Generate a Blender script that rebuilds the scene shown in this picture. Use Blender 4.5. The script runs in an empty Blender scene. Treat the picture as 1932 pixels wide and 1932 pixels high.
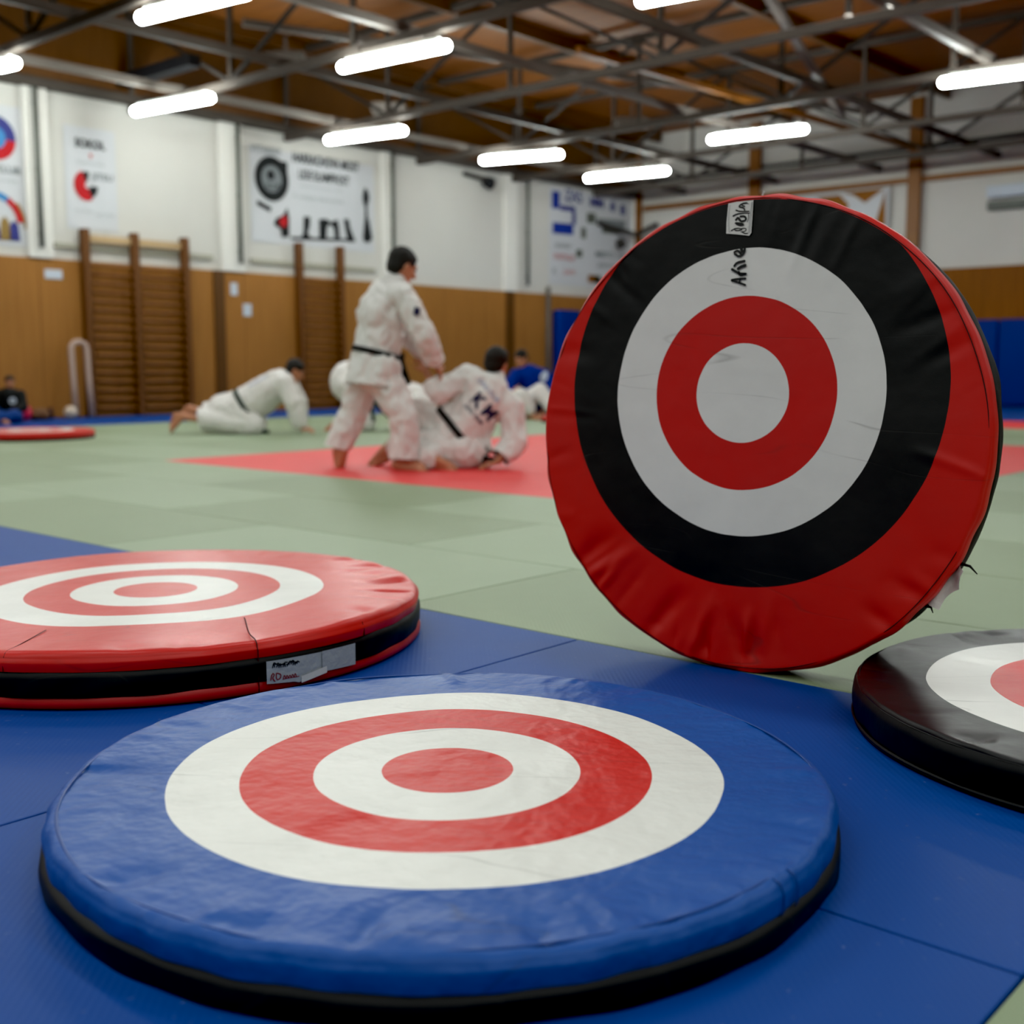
import bpy, bmesh, math, random
import numpy as np
from mathutils import Vector, Matrix, Euler, noise

SC = bpy.context.scene
COL = SC.collection
YAW = math.radians(41.5)          # heading of the photographer, turned from the hall's long axis
CY, SY = math.cos(YAW), math.sin(YAW)

def view(a, b, z=0.0):
    """metres right of / ahead of the photographer's feet -> hall coordinates"""
    return Vector((a*CY - b*SY, a*SY + b*CY, z))

# ------------------------------------------------------------------ materials
def lin(h):
    h = h.lstrip('#'); v = [int(h[i:i+2], 16)/255 for i in (0, 2, 4)]
    return tuple((c/12.92 if c <= .04045 else ((c+.055)/1.055)**2.4) for c in v) + (1.0,)

class NT:
    def __init__(s, name):
        s.m = bpy.data.materials.new(name); s.m.use_nodes = True
        s.t = s.m.node_tree; s.t.nodes.clear()
        s.out = s.n('ShaderNodeOutputMaterial'); s.b = s.n('ShaderNodeBsdfPrincipled')
        s.l(s.b.outputs[0], s.out.inputs[0])
    def n(s, t, **k):
        x = s.t.nodes.new(t)
        for a, v in k.items(): setattr(x, a, v)
        return x
    def l(s, a, b): s.t.links.new(a, b)
    def math(s, op, a, b=None, c=None):
        x = s.n('ShaderNodeMath', operation=op)
        for i, v in enumerate((a, b, c)):
            if v is None: continue
            if isinstance(v, (int, float)): x.inputs[i].default_value = v
            else: s.l(v, x.inputs[i])
        return x.outputs[0]
    def coord(s, kind='Object'):
        return s.n('ShaderNodeTexCoord').outputs[kind]
    def noise(s, vec, scale, detail=3, rough=.5):
        x = s.n('ShaderNodeTexNoise'); s.l(vec, x.inputs['Vector'])
        x.inputs['Scale'].default_value = scale; x.inputs['Detail'].default_value = detail
        x.inputs['Roughness'].default_value = rough
        return x.outputs['Fac']
    def ramp(s, fac, stops, interp='LINEAR'):
        x = s.n('ShaderNodeValToRGB'); x.color_ramp.interpolation = interp
        e = x.color_ramp.elements
        while len(e) < len(stops): e.new(.5)
        for i, (p, c) in enumerate(stops):
            e[i].position = p; e[i].color = lin(c) if isinstance(c, str) else c
        s.l(fac, x.inputs[0]); return x.outputs[0]
    def mix(s, fac, a, b, blend='MIX'):
        x = s.n('ShaderNodeMix', data_type='RGBA', blend_type=blend)
        for i, v in ((0, fac), (6, a), (7, b)):
            if isinstance(v, (int, float)): x.inputs[i].default_value = v
            elif isinstance(v, (tuple, list)): x.inputs[i].default_value = v
            elif isinstance(v, str): x.inputs[i].default_value = lin(v)
            else: s.l(v, x.inputs[i])
        return x.outputs[2]
    def bump(s, h, strength, dist=.01, prev=None):
        x = s.n('ShaderNodeBump'); x.inputs['Strength'].default_value = strength
        x.inputs['Distance'].default_value = dist; s.l(h, x.inputs['Height'])
        if prev is not None: s.l(prev, x.inputs['Normal'])
        s.l(x.outputs[0], s.b.inputs['Normal']); return x.outputs[0]
    def set(s, **k):
        for a, v in k.items():
            i = s.b.inputs[a.replace('_', ' ')]
            if isinstance(v, (int, float)): i.default_value = v
            elif isinstance(v, str): i.default_value = lin(v)
            elif isinstance(v, tuple): i.default_value = v
            else: s.l(v, i)
        return s

def plain(name, col, rough=.6, var=.12, scale=6, bump=0, bscale=60, spec=.4, metal=0, sheen=0):
    s = NT(name); v = s.coord()
    f = s.noise(v, scale)
    c = s.mix(s.math('MULTIPLY', f, var), col, '#000000')
    s.set(Base_Color=c, Roughness=rough, Specular_IOR_Level=spec, Metallic=metal)
    if sheen: s.set(Sheen_Weight=sheen)
    if bump: s.bump(s.noise(v, bscale, 2), bump, .01)
    return s.m

def emit(name, col, strength):
    s = NT(name); s.set(Base_Color=col, Emission_Color=col, Emission_Strength=strength); return s.m

def wood(name, c1, c2, axis=2, scale=3.0, rough=.45, stretch=12, gaps=0, gap_axis=0, spec=.35, gapd=.5):
    """veneer: grain drawn out along axis; gaps = panel joints every so many metres"""
    s = NT(name); v = s.coord()
    mp = s.n('ShaderNodeMapping'); s.l(v, mp.inputs[0])
    sc = [scale*stretch]*3; sc[axis] = scale*.5; mp.inputs['Scale'].default_value = sc
    f = s.noise(mp.outputs[0], 1.0, 4, .6)
    c = s.ramp(f, [(.3, c1), (.7, c2)])
    f2 = s.noise(v, .7, 2)
    c = s.mix(s.math('MULTIPLY', f2, .35), c, '#2a1606')
    if gaps:
        sep = s.n('ShaderNodeSeparateXYZ'); s.l(v, sep.inputs[0])
        w = s.math('PINGPONG', sep.outputs[gap_axis], gaps*.5)
        g = s.math('LESS_THAN', w, .006)
        c = s.mix(s.math('MULTIPLY', g, gapd), c, '#150a02')
    s.set(Base_Color=c, Roughness=rough, Specular_IOR_Level=spec)
    return s.m

def vinyl(name, col, pattern=None, rough=.42, dirt=.10, bumpk=.30, spec=.30, clip=None, bscale=5):
    """coated fabric; pattern = list of (centre, [(r, colour)...]) printed rings, innermost list first"""
    s = NT(name); v = s.coord()
    sep = s.n('ShaderNodeSeparateXYZ'); s.l(v, sep.inputs[0])
    c = col
    # slight hand-printed waver in the edge of the rings
    wob = s.math('MULTIPLY', s.math('SUBTRACT', s.noise(v, 9, 2), .5), .0045)
    if pattern:
        for (cx, cy), stops in pattern:
            dx = s.math('SUBTRACT', sep.outputs[0], cx); dy = s.math('SUBTRACT', sep.outputs[1], cy)
            d = s.math('SQRT', s.math('ADD', s.math('MULTIPLY', dx, dx), s.math('MULTIPLY', dy, dy)))
            d = s.math('ADD', d, wob)
            for r, cc in stops:                       # outermost first
                c = s.mix(s.math('LESS_THAN', d, r), c, cc)
        if clip:
            d0 = s.math('SQRT', s.math('ADD', s.math('MULTIPLY', sep.outputs[0], sep.outputs[0]), s.math('MULTIPLY', sep.outputs[1], sep.outputs[1])))
            c = s.mix(s.math('LESS_THAN', d0, clip), col, c)
    # scuffs and grime
    big = s.noise(v, 5, 5, .6)
    g = s.ramp(big, [(.35, '#000000'), (.75, '#ffffff')])
    c = s.mix(s.math('MULTIPLY', g, dirt), c, '#3a3834')
    # fine crease lines
    mp = s.n('ShaderNodeMapping'); s.l(v, mp.inputs[0]); mp.inputs['Rotation'].default_value = (0, 0, .6)
    mp.inputs['Scale'].default_value = (.55, 3.6, 2)
    wv = s.noise(mp.outputs[0], 1.9, 1.5, .4)
    cr = s.math('ABSOLUTE', s.math('SUBTRACT', wv, .5))
    line = s.ramp(cr, [(0.0, '#ffffff'), (.004, '#000000')])
    gate = s.ramp(s.noise(v, 5.5, 2), [(.46, '#000000'), (.62, '#ffffff')])
    ln = s.math('MULTIPLY', line, gate)
    c = s.mix(s.math('MULTIPLY', ln, .30), c, '#2b2a26')
    s.set(Base_Color=c, Specular_IOR_Level=spec)
    rr = s.math('ADD', s.math('MULTIPLY', big, .18), rough-.09)
    s.l(rr, s.b.inputs['Roughness'])
    h1 = s.noise(v, bscale, 3.5, .55)
    b1 = s.bump(h1, bumpk, .02)
    b2 = s.bump(s.math('MULTIPLY', ln, -1), .12, .002, b1)
    s.bump(s.noise(v, 420, 2), .10, .0012, b2)
    return s.m

def tatami(name, c1, c2, spec=.40):
    s = NT(name); v = s.coord()
    f = s.noise(v, 1.3, 4, .6)
    c = s.mix(f, c1, c2)
    sp = s.ramp(s.noise(v, 55, 2), [(.68, '#000000'), (.78, '#ffffff')])
    c = s.mix(s.math('MULTIPLY', sp, .05), c, '#ffffff')
    s.set(Base_Color=c, Roughness=.55, Specular_IOR_Level=spec)
    w = s.n('ShaderNodeTexWave'); s.l(v, w.inputs[0]); w.wave_type = 'BANDS'; w.bands_direction = 'DIAGONAL'
    w.inputs['Scale'].default_value = 38; w.inputs['Distortion'].default_value = .3
    b = s.bump(w.outputs['Fac'], .12, .002)
    s.bump(f, .12, .03, b)
    return s.m

WHITE, RED, BLACK = '#dcdcd6', '#c41d13', '#07090a'
M = {}
M['blue_vinyl'] = vinyl('blue_vinyl', '#0b4a96', [((0, 0), [(.4546, WHITE), (.3400, RED), (.2220, WHITE), (.1095, RED)])], dirt=.07, spec=.26, bumpk=.8, bscale=8.5)
M['red_vinyl'] = vinyl('red_vinyl', RED, [((0, 0), [(.4665, WHITE), (.3440, RED), (.2262, WHITE), (.1130, RED)])], rough=.36)
M['red_black_vinyl'] = vinyl('red_black_vinyl', '#b81810', [((-.0008, .1154), [(.4869, BLACK)]), ((-.0042, .1050), [(.3507, '#d4d4d0')]), ((-.0047, .1043), [(.2366, '#b81a16')]), ((-.0073, .1054), [(.1212, '#d4d4d0')])], rough=.45, dirt=.10, clip=.5705, bumpk=.25)
M['black_vinyl'] = vinyl('black_vinyl', '#0e0e10', [((0, 0), [(.4775, WHITE), (.3480, RED), (.2262, WHITE), (.1130, RED)])], rough=.38)
M['far_red_vinyl'] = vinyl('far_red_vinyl', RED, [((0, 0), [(.45, WHITE), (.34, RED), (.22, WHITE), (.11, RED)])])
M['black_side'] = vinyl('black_side_vinyl', '#050607', rough=.55, spec=.25)
M['red_side'] = vinyl('red_side_vinyl', '#a81a18', rough=.4)
M['blue_side'] = vinyl('blue_side_vinyl', '#0a4088', rough=.4)
M['seam'] = plain('seam_thread', '#300808', .8)
M['seam_black'] = plain('seam_black', '#030303', .7)
M['label_white'] = plain('label_white', '#cfcfca', .7, bump=.2)
M['label_grey'] = plain('label_grey', '#a9b0b4', .7, var=.3, scale=20, bump=.3)
M['ink'] = plain('black_ink', '#060a0a', .6)
M['ink_red'] = plain('red_ink', '#7d1620', .6)
M['mat_blue'] = tatami('tatami_blue', '#023a84', '#05458e', .20)
M['mat_green'] = tatami('tatami_green', '#869678', '#909f83')
M['mat_green_dark'] = tatami('tatami_green_dark', '#7a896a', '#849374')
M['mat_red'] = tatami('tatami_red', '#d5302f', '#de4040')
M['subfloor'] = plain('subfloor', '#20281f', .8)
M['wall_white'] = plain('wall_white', '#cbc9c3', .8, var=.08, scale=1.2, spec=.2)
M['wall_far'] = plain('wall_far_white', '#c9c6c0', .8, var=.1, scale=1.2, spec=.2)
M['wainscot'] = wood('wainscot_veneer', '#9c6a35', '#ac783f', 2, 2.0, gaps=1.17, gap_axis=1, spec=.15)
M['wainscot_far'] = wood('wainscot_veneer_far', '#78460e', '#8f5a17', 2, 2.0, gaps=1.17, gap_axis=0, spec=.08)
M['bar_wood'] = wood('bar_wood', '#5c3612', '#71461a', 2, 5)
M['rung_wood'] = wood('rung_wood', '#72441b', '#8a5625', 1, 5)
M['post_wood'] = wood('post_wood', '#7a4814', '#94601f', 2, 4)
M['pale_wood'] = wood('pale_wood', '#b89a70', '#c9ae86', 1, 4)
M['dark_wood'] = wood('dark_wood', '#553612', '#644118', 2, 3)
M['ceiling_wood'] = wood('ceiling_wood', '#7c4717', '#945c22', 0, 1.2, .6, 10, gaps=.3, gap_axis=1, gapd=.7)
M['steel'] = plain('painted_steel', '#4b443e', .7, var=.3, scale=3, spec=.25)
M['steel_light'] = plain('galvanised_steel', '#67605a', .6, var=.3, scale=3, spec=.3)
M['steel_dark'] = plain('dark_steel', '#2a2622', .6)
M['navy'] = plain('navy_paint', '#05080f', .6)
M['pipe'] = plain('pipe_paint', '#5f635c', .6)
M['pilaster'] = plain('pilaster_white', '#dedcd6', .8, var=.06, spec=.2)
M['rail_grey'] = plain('rail_grey_paint', '#a8a595', .7)
M['banner'] = plain('banner_cloth', '#c6c8cc', .8, var=.08, scale=2)
M['banner_black'] = plain('banner_black', '#121718', .8)
M['banner_grey'] = plain('banner_grey', '#7c8285', .8)
M['banner_pale'] = plain('banner_pale_grey', '#a4aaac', .8)
M['banner_red'] = plain('banner_red', '#b3141c', .8)
M['banner_blue'] = plain('banner_blue', '#0c2f8f', .8)
M['banner_sky'] = plain('banner_sky', '#3f82bb', .8)
M['banner_indigo'] = plain('banner_indigo', '#35397e', .8)
M['banner_ochre'] = plain('banner_ochre', '#8f7440', .8)
M['banner_brown'] = plain('banner_brown', '#8a5712', .8)
M['banner_olive'] = plain('banner_olive', '#5c6056', .8)
M['paper'] = plain('paper_white', '#c2cbd6', .7)
M['pad_blue'] = plain('wall_pad_blue', '#022f7e', .6, var=.15, scale=2, spec=.12)
M['white_metal'] = plain('white_metal', '#c5c8c4', .5)
M['pink_metal'] = plain('pinkish_metal', '#b0978a', .5)
M['gi'] = plain('judo_jacket_cotton', '#dedcd8', .9, var=.08, scale=9, bump=.25, bscale=45, spec=.15, sheen=.1)
M['gi_blue'] = plain('judo_jacket_blue', '#0b2f86', .9, var=.25, scale=9, bump=.25, spec=.15)
M['belt_black'] = plain('black_belt', '#060907', .8)
M['belt_green'] = plain('dark_green_belt', '#0b2a1c', .8)
M['skin'] = plain('skin', '#bd8060', .55, var=.15, scale=12)
M['skin_dark'] = plain('skin_tan', '#9c5c3e', .55, var=.15, scale=12)
M['hair'] = plain('dark_hair', '#14110c', .7, var=.4, scale=30, bump=.4, bscale=120)
M['eye'] = plain('eye', '#181210', .3)
M['navy_print'] = plain('navy_print', '#151a46', .8)
M['pale_print'] = plain('pale_blue_print', '#8c98bb', .8)
M['shirt_black'] = plain('black_shirt', '#080a09', .85)
M['trouser_blue'] = plain('blue_trousers', '#0a3a7c', .85)
M['ball_pink'] = plain('pink_rubber', '#e02f52', .4)
M['ball_white'] = plain('white_leather', '#c9b9a6', .5)
M['shoe_brown'] = plain('brown_leather', '#6d4a2c', .6)
M['shoe_dark'] = plain('dark_leather', '#4a2a22', .6)
M['glow'] = emit('lamp_diffuser', (0.93, 1.0, 0.96, 1), 46.0)

# ------------------------------------------------------------------ object helpers
def tag(o, label=None, cat=None, group=None, kind=None):
    if label: o['label'] = label
    if cat: o['category'] = cat
    if group: o['group'] = group
    if kind: o['kind'] = kind
    return o

def link(name, me, mat=None, parent=None, smooth=False, loc=None):
    o = bpy.data.objects.new(name, me); COL.objects.link(o)
    if mat is not None:
        if isinstance(mat, (list, tuple)):
            for m in mat: me.materials.append(M[m] if isinstance(m, str) else m)
        else: me.materials.append(M[mat] if isinstance(mat, str) else mat)
    if smooth:
        me.polygons.foreach_set('use_smooth', [True]*len(me.polygons))
    if parent is not None: o.parent = parent
    if loc is not None: o.location = loc
    return o

def thing(name, loc=(0, 0, 0), rot=(0, 0, 0), label=None, cat=None, group=None, kind=None):
    o = bpy.data.objects.new(name, None); COL.objects.link(o)
    o.location = loc; o.rotation_euler = rot; o.empty_display_size = .1
    return tag(o, label, cat, group, kind)

def mesh_of(verts, faces, name='m'):
    me = bpy.data.meshes.new(name); me.from_pydata([tuple(v) for v in verts], [], faces); me.update(); return me

class MB:
    """collects simple solids and links them as ONE mesh"""
    def __init__(s): s.v = []; s.f = []
    def add(s, vs, fs):
        k = len(s.v); s.v += [tuple(v) for v in vs]; s.f += [tuple(i+k for i in f) for f in fs]; return s
    def box(s, lo, hi, bev=0):
        (x0, y0, z0), (x1, y1, z1) = lo, hi
        if bev <= 0:
            vs = [(x, y, z) for z in (z0, z1) for y in (y0, y1) for x in (x0, x1)]
            return s.add(vs, [(0, 2, 3, 1), (4, 5, 7, 6), (0, 1, 5, 4), (2, 6, 7, 3), (0, 4, 6, 2), (1, 3, 7, 5)])
        bm = bmesh.new(); bmesh.ops.create_cube(bm, size=1)
        for v in bm.verts:
            v.co = Vector(((x0+x1)/2+v.co.x*(x1-x0), (y0+y1)/2+v.co.y*(y1-y0), (z0+z1)/2+v.co.z*(z1-z0)))
        bmesh.ops.bevel(bm, geom=bm.edges[:], offset=bev, segments=2, affect='EDGES', profile=.6)
        bm.verts.index_update()
        s.add([v.co[:] for v in bm.verts], [[v.index for v in f.verts] for f in bm.faces]); bm.free(); return s
    def tube(s, pts, r, n=10, cap=True):
        pts = [Vector(p) for p in pts]; rings = []; k = len(s.v)
        up = None
        for i, p in enumerate(pts):
            d = (pts[min(i+1, len(pts)-1)] - pts[max(i-1, 0)]).normalized()
            if up is None:
                up = Vector((0, 0, 1)) if abs(d.z) < .9 else Vector((1, 0, 0))
            a = d.cross(up)
            if a.length < 1e-6: a = d.orthogonal()
            a.normalize(); b = a.cross(d).normalized(); up = b
            rr = r[i] if isinstance(r, (list, tuple)) else r
            rings.append([p + a*math.cos(t*2*math.pi/n)*rr + b*math.sin(t*2*math.pi/n)*rr for t in range(n)])
        vs = [v for ring in rings for v in ring]; fs = []
        for i in range(len(pts)-1):
            for j in range(n):
                q = (j+1) % n
                fs.append((i*n+j, i*n+q, (i+1)*n+q, (i+1)*n+j))
        if cap:
            fs.append(tuple(reversed(range(n)))); fs.append(tuple(range((len(pts)-1)*n, len(pts)*n)))
        return s.add(vs, fs)
    def bar(s, p, q, w, h):
        """rectangular bar from p to q"""
        p, q = Vector(p), Vector(q); d = (q-p).normalized()
        up = Vector((0, 0, 1)) if abs(d.z) < .95 else Vector((1, 0, 0))
        a = d.cross(up).normalized(); b = a.cross(d).normalized()
        vs = []
        for e in (p, q):
            for sa, sb in ((-1, -1), (1, -1), (1, 1), (-1, 1)): vs.append(e + a*sa*w/2 + b*sb*h/2)
        return s.add(vs, [(0, 1, 2, 3), (7, 6, 5, 4), (0, 4, 5, 1), (1, 5, 6, 2), (2, 6, 7, 3), (3, 7, 4, 0)])
    def build(s, name, mat, parent=None, smooth=False, loc=None):
        return link(name, mesh_of(s.v, s.f, name), mat, parent, smooth, loc)

def copy_tree(o, parent=None):
    c = o.copy(); COL.objects.link(c)
    if parent is not None: c.parent = parent
    for ch in list(o.children): copy_tree(ch, c)
    return c

def grid_mesh(P, closed_u=True, flip=False):
    """P: array (rows, cols, 3); faces between rows; columns closed"""
    nr, nc, _ = P.shape; fs = []
    cc = nc if closed_u else nc-1
    for i in range(nr-1):
        for j in range(cc):
            k = (j+1) % nc
            f = (i*nc+j, i*nc+k, (i+1)*nc+k, (i+1)*nc+j)
            fs.append(f[::-1] if flip else f)
    return P.reshape(-1, 3).tolist(), fs

# ------------------------------------------------------------------ camera
cam = bpy.data.cameras.new('camera'); co = bpy.data.objects.new('camera', cam); COL.objects.link(co)
cam.sensor_width = 36; cam.lens = 36*2200/1932
cam.clip_start = .05; cam.clip_end = 200
co.location = (0, 0, .755)
co.rotation_euler = (math.radians(90) - math.atan(276/2200), 0, YAW)
cam.dof.use_dof = True; cam.dof.focus_distance = 2.36; cam.dof.aperture_fstop = 2.6
SC.camera = co
SC.view_settings.view_transform = 'Standard'; SC.view_settings.look = 'None'
SC.view_settings.exposure = .72
SC.view_settings.use_curve_mapping = True
SC.view_settings.curve_mapping.black_level = (.004, .004, .004); SC.view_settings.curve_mapping.update()
w_ = bpy.data.worlds.new('world'); SC.world = w_; w_.use_nodes = True
w_.node_tree.nodes['Background'].inputs[0].default_value = (.5, .5, .5, 1); w_.node_tree.nodes['Background'].inputs[1].default_value = .04

# ------------------------------------------------------------------ target pads
def smooth01(a, b, x):
    t = np.clip((x-a)/(b-a), 0, 1); return t*t*(3-2*t)

def pad(root, R, t, z_split, face_mat, side_mat, band_mat, seed, base=None, nseg=640, fold=1.0, nfold=46, fillet=.016,
        band_out=.004, bulge=.003, ripple=.0015, span=None, clamp=None, calm=None, rin=.74, rimk=.8):
    """round foam strike pad: folded face + turned-down side, band round the edge, underside. z = face normal"""
    rng = np.random.default_rng(seed)
    th = np.linspace(0, 2*np.pi, nseg, endpoint=False)
    rs = np.concatenate([[.0005], np.linspace(.03, R*.55, 22), np.linspace(R*.57, R-fillet, 64)])
    pr = [(r, t, 0.) for r in rs]
    for a in np.linspace(0, math.pi/2, 9)[1:]:
        pr.append((R-fillet+fillet*math.sin(a), t-fillet+fillet*math.cos(a), a/(math.pi/2)))
    for z in np.linspace(t-fillet, z_split, 7)[1:]: pr.append((R, z, 1.0))
    pr = np.array(pr)
    r0, z0 = pr[:, 0][:, None]*np.ones_like(th), pr[:, 1][:, None]*np.ones_like(th)
    # radial folds: short pleats where the cover is drawn over the foam
    dz = np.zeros_like(r0)
    for k in range(nfold):
        tk = rng.uniform(0, 2*np.pi); ri = R*rng.uniform(rin, .92); sg = rng.uniform(.016, .05)
        sl = rng.uniform(-.35, .35); am = rng.choice([-1, 1], p=[.6, .4])*rng.uniform(.0012, .0042)*fold
        if span is not None:
            d = math.atan2(math.sin(tk-span), math.cos(tk-span)); am *= .35 + .9*max(0, math.cos(d))
        ang = th[None, :] - tk - sl*(r0-R)/R*1.0
        ang = np.arctan2(np.sin(ang), np.cos(ang))
        w = smooth01(ri, ri + .16*R, r0)*(1-rimk*smooth01(R-.045, R-.008, r0))
        dz += am*np.exp(-(ang/(sg*(.6+.8*(R-np.minimum(r0, R))/(R*.3)+.2)))**2)*w
    # long slack undulations
    for k in range(9):
        nn = rng.integers(2, 9); ph = rng.uniform(0, 6.28)
        dz += .0005*fold*np.sin(nn*th[None, :]+ph+4*r0)*smooth01(.15*R, R, r0)
    if calm is not None:
        d = np.arctan2(np.sin(th-calm), np.cos(th-calm))[None, :]; dz *= 1-.97*np.exp(-(d/.22)**4)
    side = (pr[:, 2] >= 1.0)[:, None]
    rim = np.clip(pr[:, 2], 0, 1)[:, None]
    rr = r0 + rim*(ripple*sum(np.sin(n_*th[None, :]+p_) for n_, p_ in zip(rng.integers(5, 40, 6), rng.uniform(0, 6.28, 6)))*.5)
    hh = np.clip((t-z0)/t, 0, 1)
    rr = rr + side*bulge*np.sin(np.pi*np.clip((t-z0)/(t-z_split+1e-6), 0, 1))
    zz = z0 + dz*(1-rim) + dz*rim*(1-rim)
    rr = rr + dz*rim*.12
    P = np.stack([rr*np.cos(th), rr*np.sin(th), zz], -1)
    def fin(P):
        if clamp is not None: P = clamp(P)
        return P
    v, f = grid_mesh(fin(P), flip=True)
    v.append([0, 0, float(t)]); c0 = len(v)-1
    f += [(c0, j, (j+1) % nseg) for j in range(nseg)]
    cover = link('cover', mesh_of(v, f, 'cover'), face_mat, root, True)
    cover.data.polygons.foreach_set('use_smooth', [True]*len(cover.data.polygons))
    # band
    zb = 0.0 if base is None else base
    nz = 9; rows = []
    n_wob = rng.uniform(0, 6.28, 4)
    for i, z in enumerate(np.linspace(z_split, zb, nz)):
        q = i/(nz-1)
        w = .0022*np.sin(7*th+n_wob[0]+3*q)+.0016*np.sin(17*th+n_wob[1]-2*q)+.0010*np.sin(31*th+n_wob[2]+5*q)
        o = (band_out if 0 < i else -.002) + .003*math.sin(math.pi*q)
        rad = R + o + w*q
        zv = z + .0018*np.sin(5*th+n_wob[3])*np.sin(math.pi*q) + (0 if i == nz-1 else .0008*np.sin(11*th+n_wob[2]))
        rows.append(np.stack([rad*np.cos(th), rad*np.sin(th), np.maximum(zv, 0)], -1))
    if base is None:
        rows.append(np.stack([(R*.96)*np.cos(th), (R*.96)*np.sin(th), 0*th], -1))
        rows.append(np.stack([.001*np.cos(th), .001*np.sin(th), 0*th], -1))
    else:
        rows.append(np.stack([(R-.006)*np.cos(th), (R-.006)*np.sin(th), 0*th+zb], -1))
    v, f = grid_mesh(fin(np.array(rows)), flip=True)
    link('side_band', mesh_of(v, f, 'side_band'), band_mat, root, True)
    if base is not None:
        rows = []
        for z, o in ((base+.003, -.001), (base, .002), (base*.6, .006), (base*.25, .005), (.001, -.006), (0, -.03)):
            w = .0012*np.sin(9*th+n_wob[1])
            rows.append(np.stack([(R+o+w)*np.cos(th), (R+o+w)*np.sin(th), 0*th+z], -1))
        rows.append(np.stack([.001*np.cos(th), .001*np.sin(th), 0*th], -1))
        v, f = grid_mesh(fin(np.array(rows)), flip=True)
        link('bottom_cover', mesh_of(v, f, 'bottom_cover'), side_mat, root, True)
    return cover

def ring_tube(name, root, R, z, r, mat, amp=.0012, seed=0, n=240, clamp=None):
    rng = np.random.default_rng(seed); p = rng.uniform(0, 6.28, 3)
    th = np.linspace(0, 2*np.pi, n, endpoint=False)
    rows = []
    wr = amp*(np.sin(7*th+p[0])+np.sin(13*th+p[1])); wz = amp*.7*np.sin(11*th+p[2])
    m = 8
    P = np.zeros((m, n, 3))
    for i in range(m):
        a = 2*math.pi*i/m
        rad = R + wr + r*math.cos(a)
        P[i, :, 0] = rad*np.cos(th); P[i, :, 1] = rad*np.sin(th); P[i, :, 2] = z + wz + r*math.sin(a)
    if clamp is not None: P = clamp(P)
    P = np.concatenate([P, P[:1]], 0)
    v, f = grid_mesh(P)
    return link(name, mesh_of(v, f, name), mat, root, True)

def stroke(mb, pts, w, z=0.0, n=8):
    """a flat brush stroke: ribbon through pts (x, y) with round ends, in the plane z"""
    pts = [Vector((p[0], p[1])) for p in pts]
    if len(pts) > 2:                       # ease the corners
        out = [pts[0]]
        for a, b in zip(pts[:-1], pts[1:]): out += [a*.75+b*.25, a*.25+b*.75]
        out.append(pts[-1]); pts = out
    ws = [w]*len(pts) if not isinstance(w, (list, tuple)) else [w[0]+(w[1]-w[0])*i/(len(pts)-1) for i in range(len(pts))]
    L = []; Rr = []
    for i, p in enumerate(pts):
        d = (pts[min(i+1, len(pts)-1)]-pts[max(i-1, 0)]); d.normalize(); nrm = Vector((-d.y, d.x))
        L.append(p+nrm*ws[i]/2); Rr.append(p-nrm*ws[i]/2)
    d0 = (pts[0]-pts[1]).normalized(); d1 = (pts[-1]-pts[-2]).normalized()
    poly = []
    def cap(c, d, r):
        a0 = math.atan2(d.y, d.x)
        return [c+Vector((math.cos(a0+t), math.sin(a0+t)))*r for t in np.linspace(-math.pi/2, math.pi/2, 7)]
    k = len(pts)
    vs = [(p.x, p.y, z) for p in L] + [(p.x, p.y, z) for p in Rr]
    fs = [(i, k+i, k+i+1, i+1) for i in range(k-1)]
    mb.add(vs, fs)
    for c, d, r in ((pts[0], d0, ws[0]/2), (pts[-1], d1, ws[-1]/2)):
        cv = cap(c, d, r); mb.add([(p.x, p.y, z) for p in cv], [tuple(range(len(cv)))])

# -- blue pad, nearest
fg = thing('target_pad', view(-.1077, 1.8829, 0), (0, 0, YAW),
           'round blue foam target pad lying flat in front, red bullseye and white rings', 'target pad', 'round target pads')
pad(fg, .628, .085, .040, 'blue_vinyl', 'blue_side', 'black_side', 4, nfold=84, fold=1.55, band_out=.006)
ring_tube('piping', fg, .611, .0838, .0022, M['blue_side'], seed=3)
def patch_on_rim(name, root, R, a0, a1, z0, z1, mat, out=.003, thick=.0, n=10, nz=3, wob=.0):
    vs = []; fs = []
    for i in range(nz+1):
        for j in range(n+1):
            a = a0+(a1-a0)*j/n; z = z0+(z1-z0)*i/nz
            r = R+out+wob*math.sin(5*j/n*3+i)
            vs.append((r*math.cos(a), r*math.sin(a), z))
    for i in range(nz):
        for j in range(n):
            k = i*(n+1)+j; fs.append((k, k+1, k+n+2, k+n+1))
    return link(name, mesh_of(vs, fs, name), mat, root, True)
# joint of the blue side strip at the front right
for a in (-43, -39.5):
    mb = MB(); an = math.radians(a)
    mb.tube([((.630+o)*math.cos(an+k), (.630+o)*math.sin(an+k), z) for o, z, k in ((-.014, .0862, 0), (-.001, .080, .002), (.003, .065, .004), (.003, .045, .003), (0, .038, .0))], .0011, 6)
    mb.build('seam', 'blue_side', fg, True)

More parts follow.
